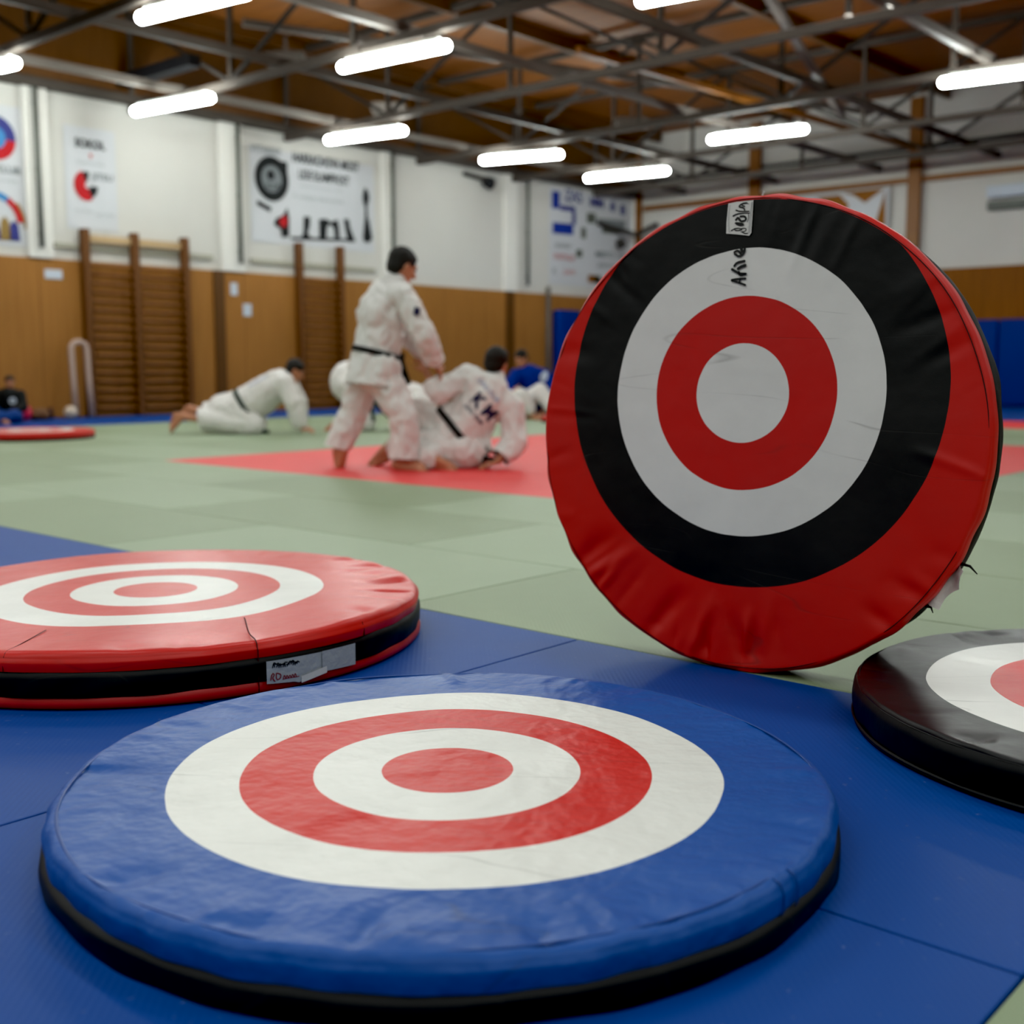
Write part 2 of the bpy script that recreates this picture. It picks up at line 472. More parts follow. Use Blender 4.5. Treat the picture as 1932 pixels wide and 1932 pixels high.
# -- red pad on the left
lp = thing('target_pad', view(-1.0026, 3.2285, 0), (0, 0, YAW),
           'thick red target pad lying at left, grey taped label on its black side', 'target pad', 'round target pads')
pad(lp, .735, .130, .087, 'red_vinyl', 'red_side', 'black_side', 11, base=.030, nfold=46, fold=1.9, rin=.70, fillet=.020, span=math.radians(-5), bulge=.004)
def radial_seam(root, R, t, ang, zlow, r_in, mat, bend=.0, rad=.0022, fillet=.02):
    mb = MB(); pts = []
    for q in np.linspace(0, 1, 8):
        r = r_in+(R-fillet-r_in)*q; a = ang+bend*(1-q)**1.5
        pts.append((r*math.cos(a), r*math.sin(a), t+.0006))
    for k in np.linspace(.2, math.pi/2, 4):
        r = R-fillet+fillet*math.sin(k)+.001; pts.append((r*math.cos(ang), r*math.sin(ang), t-fillet+fillet*math.cos(k)+.0006))
    for z in np.linspace(t-fillet-.005, zlow, 4): pts.append(((R+.0045)*math.cos(ang), (R+.0045)*math.sin(ang), z))
    mb.tube(pts, rad, 6); return mb.build('seam', mat, root, True)
radial_seam(lp, .735, .13, math.radians(-55.5), .002, .50, 'seam', bend=.13, rad=.0014)
radial_seam(lp, .735, .13, math.radians(-31.0), .088, .55, 'seam', bend=.16, rad=.0017)
radial_seam(lp, .735, .13, math.radians(-99.0), .088, .52, 'seam', bend=-.05, rad=.0010)
# label and tape on the black band
lab = thing('label', (0, 0, 0)); lab.parent = lp; lab['label'] = 'grey taped label with scribbled writing'
def rim_quadstrip(name, R, A, Z0, Z1, mat, parent, out):
    vs = []; fs = []; n = len(A)
    for j in range(n):
        for z in (Z0[j], Z1[j]): vs.append(((R+out[j])*math.cos(A[j]), (R+out[j])*math.sin(A[j]), z))
    for j in range(n-1): fs.append((2*j, 2*j+2, 2*j+3, 2*j+1))
    return link(name, mesh_of(vs, fs, name), mat, parent, True)
rad = math.radians
A = [rad(a) for a in np.linspace(-54.3, -42.5, 12)]
rim_quadstrip('label_cloth', .735, A, np.concatenate([np.linspace(.026, .020, 6), np.linspace(.016, .030, 6)]), np.linspace(.079, .078, 12), 'label_grey', lab, [.014]*12)
A = [rad(a) for a in np.linspace(-43.0, -34.6, 10)]
rim_quadstrip('tape', .735, A, np.linspace(.030, .026, 10), np.linspace(.080, .079, 10), 'label_grey', lab, list(np.linspace(.0175, .015, 10)))
A = [rad(a) for a in np.linspace(-47.5, -42.0, 6)]
rim_quadstrip('tape', .735, A, np.linspace(.014, .026, 6), np.linspace(.030, .042, 6), 'label_white', lab, list(np.linspace(.016, .018, 6)))
def rim_strokes(name, R, strokes, mat, parent, out):
    mb = MB()
    for pts, w in strokes:
        m2 = MB(); stroke(m2, pts, w)
        vs = []
        for x, y, z in m2.v:
            a = x/R; vs.append(((R+out)*math.cos(a), (R+out)*math.sin(a), y))
        mb.add(vs, m2.f)
    return mb.build(name, mat, parent)
rng = random.Random(5)
st = []; x = rad(-53.2)*.735
for k in range(13):
    h = rng.uniform(.007, .013); y = .062+rng.uniform(-.002, .002)
    st.append(([(x, y), (x+rng.uniform(-.002, .004), y+h), (x+.006, y+rng.uniform(0, h))], .0026))
    if k % 2: st.append(([(x-.002, y+h*.5), (x+.006, y+h*.55)], .0022))
    x += .0052
rim_strokes('lettering', .735, st, 'ink', lab, .0155)
st = []; x = rad(-53.6)*.735
st.append(([(x, .034), (x+.004, .050), (x+.010, .046), (x+.004, .038), (x+.010, .030)], .0028))
st.append(([(x+.014, .048), (x+.014, .032), (x+.024, .034), (x+.026, .044), (x+.016, .048)], .0026))
for k in range(5):
    st.append(([(x+.031+k*.007, .032), (x+.034+k*.007, .041+rng.uniform(-.002, .002)), (x+.037+k*.007, .032)], .002))
st.append(([(x+.030, .0315), (x+.072, .031)], .0018))
rim_strokes('lettering', .735, st, 'ink_red', lab, .0155)

# -- black pad on the right
rp = thing('target_pad', view(1.347, 2.303, 0), (0, 0, YAW),
           'round black foam target pad lying at right, cut by the picture edge', 'target pad', 'round target pads')
pad(rp, .622, .088, .081, 'black_vinyl', 'black_side', 'black_side', 23, base=.010, nfold=50, fold=1.6, fillet=.007, band_out=.003)
ring_tube('stitching', rp, .6165, .0862, .0016, 'seam_black', amp=.0009, seed=5)
ring_tube('piping', rp, .626, .011, .004, 'black_side', amp=.0012, seed=6)

# -- the pad standing on its edge
n_ = Vector((-.5732507, -.8176229, .0536316)); u_ = Vector((.0307887, .0439137, .9985608)); r_ = Vector((.8188014, -.5740769, 0))
Rz = Matrix.Rotation(YAW, 3, 'Z')
rot = Matrix((r_, u_, n_)).transposed(); rot = Rz @ rot
T_ST = .104
Cst = Vector((.5650, 2.8600, .5830)) - n_*T_ST
sp = thing('target_pad', view(Cst.x, Cst.y, Cst.z), rot.to_euler(),
           'red and black round target pad standing upright on its edge, white label at its top', 'target pad', 'round target pads')
sp_mw = Matrix.Translation(sp.location) @ rot.to_4x4(); sp_inv = sp_mw.inverted()
def squash(P):
    sh = P.shape; Q = P.reshape(-1, 3)
    W = Q @ np.array(rot).T + np.array(sp.location)
    lift = np.maximum(W[:, 2], .002)
    W[:, 2] = lift
    return ((W-np.array(sp.location)) @ np.array(rot)).reshape(sh)
pad(sp, .580, T_ST, .046, 'red_black_vinyl', 'red_side', 'black_side', 37, nfold=66, fold=1.9, fillet=.009, span=math.radians(-80), calm=math.radians(97), rin=.64, rimk=.45, band_out=.0005, bulge=.005, clamp=squash)
ring_tube('stitching', sp, .5725, T_ST-.0003, .0012, 'seam', amp=.0008, seed=8, clamp=squash)
def S(x, y): return (.000143784*x+.0000066068*y-.143979, -.0000084202*x-.00013193*y+.604536)
ZF = T_ST+.0030
tagp = [(545, 262), (700, 232), (1000, 210), (985, 480), (962, 800), (925, 850), (700, 825), (505, 810), (510, 600), (530, 400)]
mb = MB(); mb.add([(*S(*p), ZF) for p in tagp], [tuple(range(len(tagp)))[::-1]])
lb = mb.build('label', 'label_white', sp); lb['label'] = 'white sewn label with black brush lettering'
ZI = ZF+.0012
mb = MB()
for pts, w in [([(880, 258), (820, 262), (760, 292), (740, 330), (790, 335), (830, 350), (845, 382)], 26), ([(893, 256), (912, 276)], 10),
               ([(800, 300), (845, 320)], 22), ([(690, 388), (760, 408), (930, 408)], (26, 14)), ([(640, 490), (700, 455), (830, 440), (935, 440)], (30, 12)),
               ([(690, 560), (722, 515), (765, 575)], 40), ([(770, 500), (840, 495), (875, 540), (850, 580), (790, 590)], 36), ([(912, 440), (918, 540), (890, 600)], 9),
               ([(680, 620), (745, 620), (850, 650), (770, 666), (700, 640)], 30), ([(600, 757), (700, 705), (830, 735), (690, 762), (660, 735)], 18),
               ([(800, 715), (870, 715), (872, 760), (800, 780), (780, 780)], 14), ([(800, 785), (850, 812), (900, 806)], 16)]:
    k = .000140
    stroke(mb, [S(*p) for p in pts], (w[0]*k, w[1]*k) if isinstance(w, tuple) else w*k, ZI)
mb.build('lettering', 'ink', lb)
mb = MB()
for pts in ([(578, 290), (552, 480), (556, 770), (585, 792)], [(975, 240), (938, 520), (918, 800)], [(985, 240), (962, 520), (940, 800)]):
    stroke(mb, [S(*p) for p in pts], .0008, ZI)
mb.build('stitching', 'banner_grey', lb)
mb = MB()
for pts, w in [([(845, 1085), (830, 1170), (750, 1240), (630, 1160), (720, 1112), (772, 1180)], 40), ([(780, 1085), (795, 1130)], 56),
               ([(655, 1400), (700, 1340), (835, 1310)], 44), ([(725, 1450), (780, 1412), (850, 1390)], 56), ([(612, 1465), (740, 1540), (860, 1545)], 46),
               ([(735, 1510), (745, 1580), (860, 1548)], 34), ([(605, 1660), (700, 1640), (855, 1627)], 38), ([(605, 1668), (720, 1700), (850, 1745)], 37), ([(765, 1640), (745, 1700)], 30)]:
    stroke(mb, [S(*p) for p in pts], w*.000140, T_ST+.0028)
tx = mb.build('lettering', 'ink', sp); tx['label'] = 'black brush lettering on the white ring'
# loose velcro tag at the lower right of the rim
vs = []; fs = []
for j, q in enumerate(np.linspace(0, 1, 9)):
    a = math.radians(-39+12*q)
    for i in range(4):
        r = .578+.034*i/3*(1-.35*abs(math.sin(5*q)))+.004*math.sin(3*q)*i/3
        vs.append((r*math.cos(a-.012*i*(q-.5)), r*math.sin(a-.012*i*(q-.5)), .056+.010*math.sin(6*q+i)+.012*i/3))
for j in range(8):
    for i in range(3):
        k = j*4+i; fs.append((k, k+1, k+5, k+4))
o = link('hook_tag', mesh_of(vs, fs), 'label_white', sp, True); o['label'] = 'crumpled grey fabric tag sticking out from the rim'
mb = MB()
for a, r0, r1 in ((-27.2, .584, .628), (-39.5, .584, .606)):
    a = math.radians(a); mb.tube([(r0*math.cos(a), r0*math.sin(a), .062), ((r0+r1)/2*math.cos(a+.012), (r0+r1)/2*math.sin(a+.012), .066), (r1*math.cos(a), r1*math.sin(a), .064)], [.004, .003, .0012], 6)
    mb.build('loose_thread', 'black_side', sp); mb = MB()
mb = MB(); mb.tube([(0.02, .580, T_ST-.006), (.024, .588, T_ST-.004), (.027, .586, T_ST-.001)], .0025, 6)
mb.build('loose_thread', 'label_white', sp)

# -- pads far back
def far_pad(a, b, label, R=.62):
    o = thing('target_pad', view(a, b, 0), (0, 0, YAW), label, 'target pad', 'round target pads')
    pad(o, R, .085, .030, 'far_red_vinyl', 'red_side', 'black_side', 3, nseg=128, nfold=10)
    return o
far_pad(-5.06, 12.25, 'round red target pad with white ring lying far back at left on green mats', .64)
far_pad(1.02, 15.9, 'round red target pad lying far back beside the blue uniformed person')

# ------------------------------------------------------------------ floor
fl = MB(); fl.box((-16.6, -8.3, -.30), (9.3, 23.1, -.0415)).build('floor', 'subfloor'); tag(bpy.data.objects['floor'], kind='structure')
mat_mesh = {}
def tatami_mat(x0, y0, x1, y1, mat, label, group):
    w, d = round(x1-x0, 4), round(y1-y0, 4)
    key = (w, d, mat)
    if key not in mat_mesh:
        mb = MB(); mb.box((.0022, .0022, -.04), (w-.0022, d-.0022, 0), .0035)
        me = mesh_of(mb.v, mb.f, 'tatami_mat'); me.materials.append(M[mat]); mat_mesh[key] = me
    o = bpy.data.objects.new('tatami_mat', mat_mesh[key]); COL.objects.link(o); o.location = (x0, y0, 0)
    return tag(o, label, 'mat', group)
GB = 'blue tatami mats of the front zone'
tatami_mat(-1.965, 1.45, -.43, 2.5, 'mat_blue', 'blue tatami mat at front right, under the black target pad', GB)
tatami_mat(-3.965, 1.45, -1.965, 2.5, 'mat_blue', 'blue tatami mat at front left, under the red target pad', GB)
tatami_mat(-5.965, 1.45, -3.965, 2.5, 'mat_blue', 'blue tatami mat behind the red target pad, at the left picture edge', GB)
tatami_mat(-1.86, .40, -.43, 1.45, 'mat_blue', 'blue tatami mat along the bottom, under the front of the blue target pad', GB)
tatami_mat(-3.86, .40, -1.86, 1.45, 'mat_blue', 'blue tatami mat at the left edge, left of the blue target pad', GB)
tatami_mat(-5.86, .40, -3.86, 1.45, 'mat_blue', 'blue tatami mat beyond the left picture edge', GB)
tatami_mat(-2.2, -.65, -.43, .40, 'mat_blue', 'blue tatami mat at the lower left corner, nearest the photographer', GB)
GG = 'green tatami mats of the practice floor'
tatami_mat(-.43, .40, 1.4, 1.45, 'mat_green_dark', 'green tatami mat at the bottom right corner', GG)
tatami_mat(-.43, 1.45, 1.4, 2.5, 'mat_green', 'green tatami mat under the right half of the black target pad', GG)
rows = [2.5, 3.383, 4.267, 5.15]
while rows[-1] < 14.5: rows.append(rows[-1]+1.05)
rr = random.Random(3)
RX0, RX1 = -8.3, -2.8
RY0, RY1 = 5.15, 11.45
for k in range(len(rows)-1):
    y0, y1 = rows[k], rows[k+1]
    inred = y0 > RY0-.01 and y1 < RY1+.01
    xs = []
    if inred:
        x = RX0
        while x > -13.9: xs.append((max(x-1.87, -13.9), x, 0)); x -= 1.87
        for i in range(3): xs.append((RX0+(RX1-RX0)/3*i, RX0+(RX1-RX0)/3*(i+1), 1))
        x = RX1
        while x < 1.8: xs.append((x, x+1.84, 0)); x += 1.84
    else:
        off = .9 if k % 2 else 0
        x = -13.9; e = x+1.87-off
        while x < 1.8: xs.append((x, e, 0)); x = e; e = x+1.87
    for i, (x0, x1, red) in enumerate(xs):
        if x1-x0 < .1: continue
        if red: tatami_mat(x0, y0, x1, y1, 'mat_red', 'red tatami mat of the square where two people grapple', 'red tatami mats of the contest square')
        else:
            dark = (i+k) % 2 == 0 if k < 5 else (i*7+k*3) % 5 == 0
            tatami_mat(x0, y0, x1, y1, 'mat_green_dark' if dark else 'mat_green', 'pale green tatami mat of the open practice floor', GG)
Y2 = rows[-1]
for i in range(9):
    x0 = -13.9+i*1.74
    tatami_mat(x0, Y2, x0+1.74, Y2+2.0, 'mat_red' if x0 > -8.7 else 'mat_green',
               'red tatami mat at the far edge of the practice floor' if x0 > -8.7 else 'pale green tatami mat at the far left end of the practice floor',
               'red tatami mats at the far edge' if x0 > -8.7 else GG)
for i in range(9):
    x0 = -13.9+i*1.74
    tatami_mat(x0, Y2+2.0, x0+1.74, 22.7, 'mat_blue', 'blue border mat before the far wall', 'blue mats along the far wall')
for i in range(13):
    y0 = 1.5+i*1.63
    tatami_mat(-16.25, y0, -13.9, y0+1.63, 'mat_blue', 'blue border mat along the left wall', 'blue mats along the left wall')

# ------------------------------------------------------------------ hall shell
XL, YF = -16.3, 22.8
ZC = 6.0
def struct(name, mb, mat): return tag(mb.build(name, mat), kind='structure')
struct('wall_left', MB().box((XL-.3, -8.3, -.3), (XL, YF+.3, ZC)), 'wall_white')
struct('wall_far', MB().box((XL, YF, -.3), (9.3, YF+.3, ZC)), 'wall_far')
struct('wall_right', MB().box((9, -8.3, -.3), (9.3, YF, ZC)), 'wall_far')
struct('wall_back', MB().box((XL, -8.3, -.3), (9, -8, ZC)), 'wall_far')
struct('ceiling', MB().box((XL-.3, -8.3, ZC), (9.3, YF+.3, ZC+.2)), 'ceiling_wood')
struct('trim_1', MB().box((XL, -8, 0), (XL+.05, YF, 2.28), .008), 'wainscot')          # panelling, left wall
struct('trim_2', MB().box((XL+.05, YF-.05, 0), (9, YF, 2.62), .008), 'wainscot_far')     # panelling, far wall
struct('trim_3', MB().box((XL, -8, 4.72), (XL+.10, YF-.05, ZC-.01)), 'dark_wood')        # upper left wall, shade painted in as dark brown boarding
k = 4
for y0, y1 in ((8.06, 8.42), (11.28, 11.72), (14.78, 15.06), (18.14, 18.50), (22.62, 22.75)):
    struct('trim_%d' % k, MB().box((XL, y0, 2.28), (XL+.09, y1, 4.72), .01), 'pilaster'); k += 1
for y0, y1 in ((11.10, 11.30), (18.16, 18.40)):
    struct('trim_%d' % k, MB().box((XL+.05, y0, 0), (XL+.09, y1, 2.28), .01), 'dark_wood'); k += 1
# far wall posts and rails
POST = ['brown wooden post in the corner of the far wall', 'brown wooden post behind the standing target pad', 'brown wooden post right of the standing target pad', 'brown wooden wall post beyond the right picture edge']
for i, x in enumerate((-16.22, -13.12, -9.59, -6.1)):
    o = MB().box((x-.13, YF-.17, 0), (x+.13, YF-.055, 5.9), .012).build('wall_post', 'post_wood'); tag(o, POST[i], 'post', 'posts of the far wall')
struct('trim_%d' % k, MB().box((-16.05, YF-.09, 4.30), (9, YF, 4.42), .01), 'post_wood'); k += 1
struct('trim_%d' % k, MB().box((-16.05, YF-.07, 4.93), (9, YF, 5.01), .01), 'steel_dark'); k += 1
# eaves beam over the left wall
struct('trim_%d' % k, MB().box((XL+.0, -8, 4.62), (XL+.22, YF-.2, 4.74), .01), 'steel'); k += 1

# ------------------------------------------------------------------ roof trusses, purlins
ORD = ['nearest', 'second', 'third', 'fourth', 'fifth', 'sixth', 'seventh', 'eighth', 'ninth', 'tenth']
def truss(y, label):
    t = thing('roof_truss', (0, y, 0), (0, 0, 0), label, 'roof truss', 'steel roof trusses')
    X0, X1 = XL+.15, 8.8
    zb, zt = 4.52, 5.86
    MB().box((X0, -.05, zb-.05), (X1, .05, zb+.05), .008).build('bottom_chord', 'steel', t)
    MB().box((X0, -.05, zt-.05), (X1, .05, zt+.05), .008).build('top_chord', 'steel', t)
    n = 10; dx = (X1-X0)/n
    for i in range(n):
        x = X0+dx*i
        if x > 3: continue
        MB().bar((x+.03, 0, zb+.05), (x+.03, 0, zt-.05), .06, .06).build('strut', 'steel', t)
        a, b = (zb+.05, zt-.05) if i % 2 else (zt-.05, zb+.05)
        MB().bar((x+.06, 0, a), (x+dx-.02, 0, b), .05, .05).build('brace', 'steel_dark', t)
    return t
TY = [4.0, 6.9, 9.7, 12.55, 15.6, 18.3, 21.0]
TL = ['steel roof truss closest to the camera along the top edge', 'steel roof truss over the lamp at upper left, second from the top edge', 'steel roof truss above the row of two tilted lamps, third from the top edge',
      'steel roof truss in front of the white banner with black logo', 'steel roof truss above the lamp over the large blue and white banner', 'steel roof truss second from the far wall', 'steel roof truss nearest the far wall']
for y, l in zip(TY, TL): truss(y, l)
PX = [-14.9, -12.6, -10.3, -8.0, -5.7, -3.4]
for i, x in enumerate(PX):
    o = MB().box((x-.045, 2.5, 4.58), (x+.045, YF-.1, 4.69), .008).build('ceiling_tie', 'steel_light' if i % 2 == 0 else 'steel')
    tag(o, 'long steel tie running along the hall under the roof, %s from the left wall' % (['first'] + ORD[1:])[i], 'roof beam', 'steel ties under the roof')
for i, x in enumerate([-15.6, -12.3, -9.0, -5.7, -2.4]):
    o = MB().box((x-.05, 2.5, 5.78), (x+.05, YF-.1, 5.995), .008).build('roof_purlin', 'dark_wood')
    tag(o, 'dark wooden purlin under the ceiling boards, %s from the left wall' % (['first'] + ORD[1:])[i], 'purlin', 'purlins under the ceiling')
# wind braces crossing the bays
for i, (p, q, l) in enumerate((((-13.6, 9.9, 5.35), (-9.7, 20.9, 5.35), 'slanting steel wind brace over the two lamps in the middle'),
                              ((-10.1, 12.75, 4.95), (-9.62, 22.55, 4.95), 'reddish steel wind brace running to the brown post at right'),
                              ((-6.0, 9.7, 4.78), (-9.0, 18.3, 4.78), 'slanting steel wind brace over the right half'))):
    o = MB().bar(p, q, .09, .09).build('wind_brace', 'post_wood' if i == 1 else 'steel_light'); tag(o, l, 'brace', 'wind braces under the roof')
o = MB().bar((-16.2, 9.59, 4.92), (-14.3, 9.59, 4.92), .20, .16).build('dark_beam', 'navy'); tag(o, 'short navy blue beam hanging under the roof at upper left', 'beam')

# ------------------------------------------------------------------ lamps
def capsule_mesh(L, r, n=20, m=8):
    prof = []
    for a in np.linspace(-math.pi/2, 0, m): prof.append((-L/2+r+r*math.sin(a), max(r*math.cos(a), .0005)))
    for a in np.linspace(0, math.pi/2, m): prof.append((L/2-r+r*math.sin(a), max(r*math.cos(a), .0005)))
    P = np.array([[(x, rr*math.cos(t), rr*math.sin(t)) for t in np.linspace(0, 2*math.pi, n, endpoint=False)] for x, rr in prof])
    v, f = grid_mesh(P); f.append(tuple(range(n))[::-1]); f.append(tuple(range(len(v)-n, len(v))))
    return mesh_of(v, f, 'diffuser')
LAMPS = [((-11.19, 9.52), (-9.49, 9.68), 'glowing tube lamp high in the upper middle, largest complete lamp'),
         ((-14.86, 12.34), (-13.32, 12.63), 'glowing tube lamp in front of the white banner with black logo'),
         ((-14.27, 15.30), (-12.81, 15.77), 'glowing tube lamp over the blank white wall, middle of the picture'),
         ((-14.12, 18.07), (-12.41, 18.36), 'glowing tube lamp farthest back, over the blue and white banner'),
         ((-10.29, 16.32), (-8.70, 16.56), 'glowing tube lamp right above the standing target pad'),
         ((-6.10, 15.04), (-4.50, 15.28), 'glowing tube lamp cut by the right picture edge'),
         ((-15.25, 9.18), (-13.65, 9.42), 'glowing tube lamp above the tall narrow banner at left'),
         ((-11.19, 6.84), (-9.60, 7.08), 'glowing tube lamp cut by the top edge at left'),
         ((-15.40, 6.60), (-13.83, 6.85), 'glowing tube lamp cut by the left picture edge'),
         ((-7.02, 9.78), (-5.45, 10.02), 'glowing tube lamp barely showing at the top edge right of centre')]
lamp_mesh = None
for (x0, y0), (x1, y1), l in LAMPS:
    L = math.hypot(x1-x0, y1-y0); c = ((x0+x1)/2, (y0+y1)/2)
    t = thing('tube_lamp', (c[0], c[1], 4.3), (0, 0, math.atan2(y1-y0, x1-x0)), l, 'lamp', 'tube lamps of the hall')
    link('diffuser', capsule_mesh(L, .062), 'glow', t, True)
    MB().box((-L*.42, -.04, .062), (L*.42, .04, .10), .01).build('housing', 'white_metal', t)
    for sx in (-1, 1): MB().tube([(sx*L*.3, 0, .10), (sx*L*.3, 0, .20)], .012, 6).build('hanger', 'steel', t)
for x in (-14.4, -10.4, -6.4, -2.4, 1.6, 5.6):
    for y in (-5.5, -2.6, .3, 3.5, 6.8, 9.7, 12.6, 15.5, 18.4):
        if any(abs((a[0]+b[0])/2-x) < 1.9 and abs((a[1]+b[1])/2-y) < 1.5 for a, b, _ in LAMPS): continue
        if y > 9 and x < -9: continue
        ld = bpy.data.lights.new('hall_light', 'AREA'); ld.shape = 'RECTANGLE'; ld.size = 1.6; ld.size_y = .2
        ld.energy = 26.0; ld.color = (.95, 1.0, .97)
        lo = bpy.data.objects.new('hall_light', ld); COL.objects.link(lo); lo.location = (x, y, 4.6)

# small white boxes under the roof
for (x, y), l in (((-13.28, 10.35), 'small white box hanging under the roof left of the large lamp'), ((-14.5, 13.37), 'small white box under the roof between two lamps'), ((-12.2, 16.9), 'small white box under the roof above the farthest lamp')):
    o = MB().box((-.27, -.2, -.07), (.27, .2, .07), .02).box((-.02, -.02, .07), (.02, .02, .3)).build('ceiling_speaker', 'steel_light'); o.location = (x, y, 4.9); o.rotation_euler = (0, 0, YAW)
    tag(o, l, 'loudspeaker', 'boxes under the roof')

# ------------------------------------------------------------------ left wall fittings
def wall_bars(posts, ztop, label, rails):
    t = thing('wall_bars', (XL+.05, posts[0], 0), (0, 0, 0), label, 'wall bars', 'wooden wall bars')
    for y in posts:
        MB().box((.0, y-posts[0]-.055, 0), (.13, y-posts[0]+.055, ztop), .012).build('upright', 'bar_wood', t)
    n = 17
    for a, b in zip(posts[:-1], posts[1:]):
        for i in range(n):
            z = .12+i*(2.22-.12)/(n-1)
            mb = MB(); mb.tube([(.085, a-posts[0]+.05, z), (.085, b-posts[0]-.05, z)], .024, 8); mb.build('rung', 'rung_wood', t, True)
        if rails: MB().box((.03, a-posts[0]+.05, 2.55), (.07, b-posts[0]-.05, 2.66), .008).build('head_board', 'pale_wood', t)
    return t
wall_bars([8.88, 9.68, 10.55], 2.74, 'brown wooden wall bars with three uprights at left', True)
wall_bars([12.80, 13.71], 2.84, 'brown wooden wall bars with two uprights behind the standing person', False)
for y0, y1, l in ((8.46, 11.13, 'grey rail on the wall behind the wall bars with three uprights'), (11.86, 14.6, 'grey rail on the wall under the banner with black logo')):
    o = MB().box((XL+.0, y0, 2.44), (XL+.045, y1, 2.52), .008).build('wall_rail', 'rail_grey'); tag(o, l, 'rail', 'rails of the left wall')
PIPE = [(8.22, 'dark vertical pipe between the two banners at the far left'), (11.60, 'dark vertical pipe left of the banner with black logo'), (14.98, 'dark vertical pipe right of the banner with black logo'), (18.78, 'grey vertical pipe left of the blue and white banner')]
for y, l in PIPE:
    mb = MB(); mb.tube([(XL+.14, y, 2.42), (XL+.14, y, 4.62)], .035, 8)
    for z in (2.6, 3.5, 4.4): mb.box((XL+.085, y-.02, z-.02), (XL+.12, y+.02, z+.02))
    o = mb.build('wall_pipe', 'pipe', None, True); tag(o, l, 'pipe', 'pipes on the left wall')
for y, z, w, h, l in ((8.41, 2.06, .26, .13, 'small white notice on the panelling left of the wall bars'), (11.50, 2.0, .13, .20, 'upper of two small white notices on the panelling'), (11.75, 1.67, .16, .20, 'lower of two small white notices on the panelling')):
    o = MB().box((XL+.047, y-w/2, z-h/2), (XL+.062, y+w/2, z+h/2), .003).build('notice', 'paper'); tag(o, l, 'notice', 'notices on the panelling')
# white pole and blue pad near the corner
mb = MB(); mb.tube([(XL+.12, 19.46, .0), (XL+.12, 19.46, 2.42)], .05, 10); o = mb.build('wall_pole', 'steel_light', None, True); tag(o, 'short grey pole on the wall panelling beside the blue crash mat', 'pole')
o = MB().box((XL+.06, 19.66, 0), (XL+.30, 20.36, 1.95), .04).build('crash_mat', 'pad_blue', None, True); tag(o, 'blue crash mat standing against the wall left of the standing pad', 'crash mat')
# brackets and hoop
o = thing('wall_camera', (XL+.0, 17.35, 4.42), (0, 0, 0), 'dark arm with round head on the wall above the blank panel', 'camera')
MB().bar((.1, -.45, .06), (.16, .12, .0), .07, .07).build('arm', 'steel_dark', o)
mb = MB(); mb.tube([(.16, .10, -.03), (.16, .26, -.06)], [.10, .13], 12); mb.build('head', 'navy', o, True)
o = thing('wall_bracket', (XL+.07, 21.9, 3.85), (0, 0, 0), 'dark bracket arm sticking out over the blue and white banner', 'bracket')
MB().bar((.05, -.7, .06), (.45, .2, -.16), .09, .09).build('arm', 'steel_dark', o)
MB().bar((.45, .2, -.16), (.6, .75, .12), .09, .09).build('arm', 'steel_dark', o)
mb = MB(); mb.tube([(.3, -.25, -.30), (.3, -.15, -.42)], [.10, .12], 10); mb.build('knob', 'steel_dark', o, True)

# ------------------------------------------------------------------ banners
def text_mesh(s, size, bold=.0):
    cu = bpy.data.curves.new('t', 'FONT'); cu.body = s; cu.size = size; cu.offset = bold; cu.align_x = 'CENTER'; cu.align_y = 'CENTER'; cu.resolution_u = 3
    ob = bpy.data.objects.new('t', cu); COL.objects.link(ob)
    dg = bpy.context.evaluated_depsgraph_get(); me = bpy.data.meshes.new_from_object(ob.evaluated_get(dg))
    bpy.data.objects.remove(ob); bpy.data.curves.remove(cu)
    me.materials.clear(); return me
# wall-local frame of the left wall: x = along the wall (+Y), y = up, z = out of the wall
LW = Matrix(((0, 0, 1, 0), (1, 0, 0, 0), (0, 1, 0, 0), (0, 0, 0, 1)))
def banner(y0, y1, z0, z1, label, mat='banner', name='banner'):
    t = thing(name, (XL+.014, (y0+y1)/2, (z0+z1)/2), LW.to_euler(), label, 'banner', 'banners on the left wall')
    w, h = y1-y0, z1-z0
    n = 14; vs = []; fs = []
    for i in range(n+1):
        for j in (0, 1): vs.append((-w/2+w*i/n, -h/2+h*j, .004*math.sin(i*1.3)))
    for i in range(n): fs.append((2*i, 2*i+2, 2*i+3, 2*i+1))
    link('cloth', mesh_of(vs, fs), mat, t, True)
    return t, w, h
def btext(t, s, x, y, w, h, mat, bold=0):
    me = text_mesh(s, 1.0, bold)
    co_ = np.array([v.co[:] for v in me.vertices]); lo, hi = co_.min(0), co_.max(0)
    for v in me.vertices:
        v.co.x = x+((v.co.x-lo[0])/(hi[0]-lo[0])-.5)*w; v.co.y = y+((v.co.y-lo[1])/(hi[1]-lo[1])-.5)*h; v.co.z = .012
    return link('lettering', me, mat, t)
def bpoly(t, name, pts, mat, z=.010):
    return link(name, mesh_of([(x, y, z) for x, y in pts], [tuple(range(len(pts)))]), mat, t)
def arc_pts(cx, cy, r0, r1, a0, a1, n=24):
    A = np.linspace(math.radians(a0), math.radians(a1), n)
    return [(cx+r1*math.cos(a), cy+r1*math.sin(a)) for a in A] + [(cx+r0*math.cos(a), cy+r0*math.sin(a)) for a in A[::-1]]
def barc(t, name, cx, cy, r0, r1, a0, a1, mat, z=.010, sx=1.0):
    n = 24; A = np.linspace(math.radians(a0), math.radians(a1), n); vs = []; fs = []
    for a in A:
        for r in (r0, r1): vs.append((cx+sx*r*math.cos(a), cy+r*math.sin(a), z))
    for i in range(n-1): fs.append((2*i, 2*i+1, 2*i+3, 2*i+2))
    return link(name, mesh_of(vs, fs), mat, t)
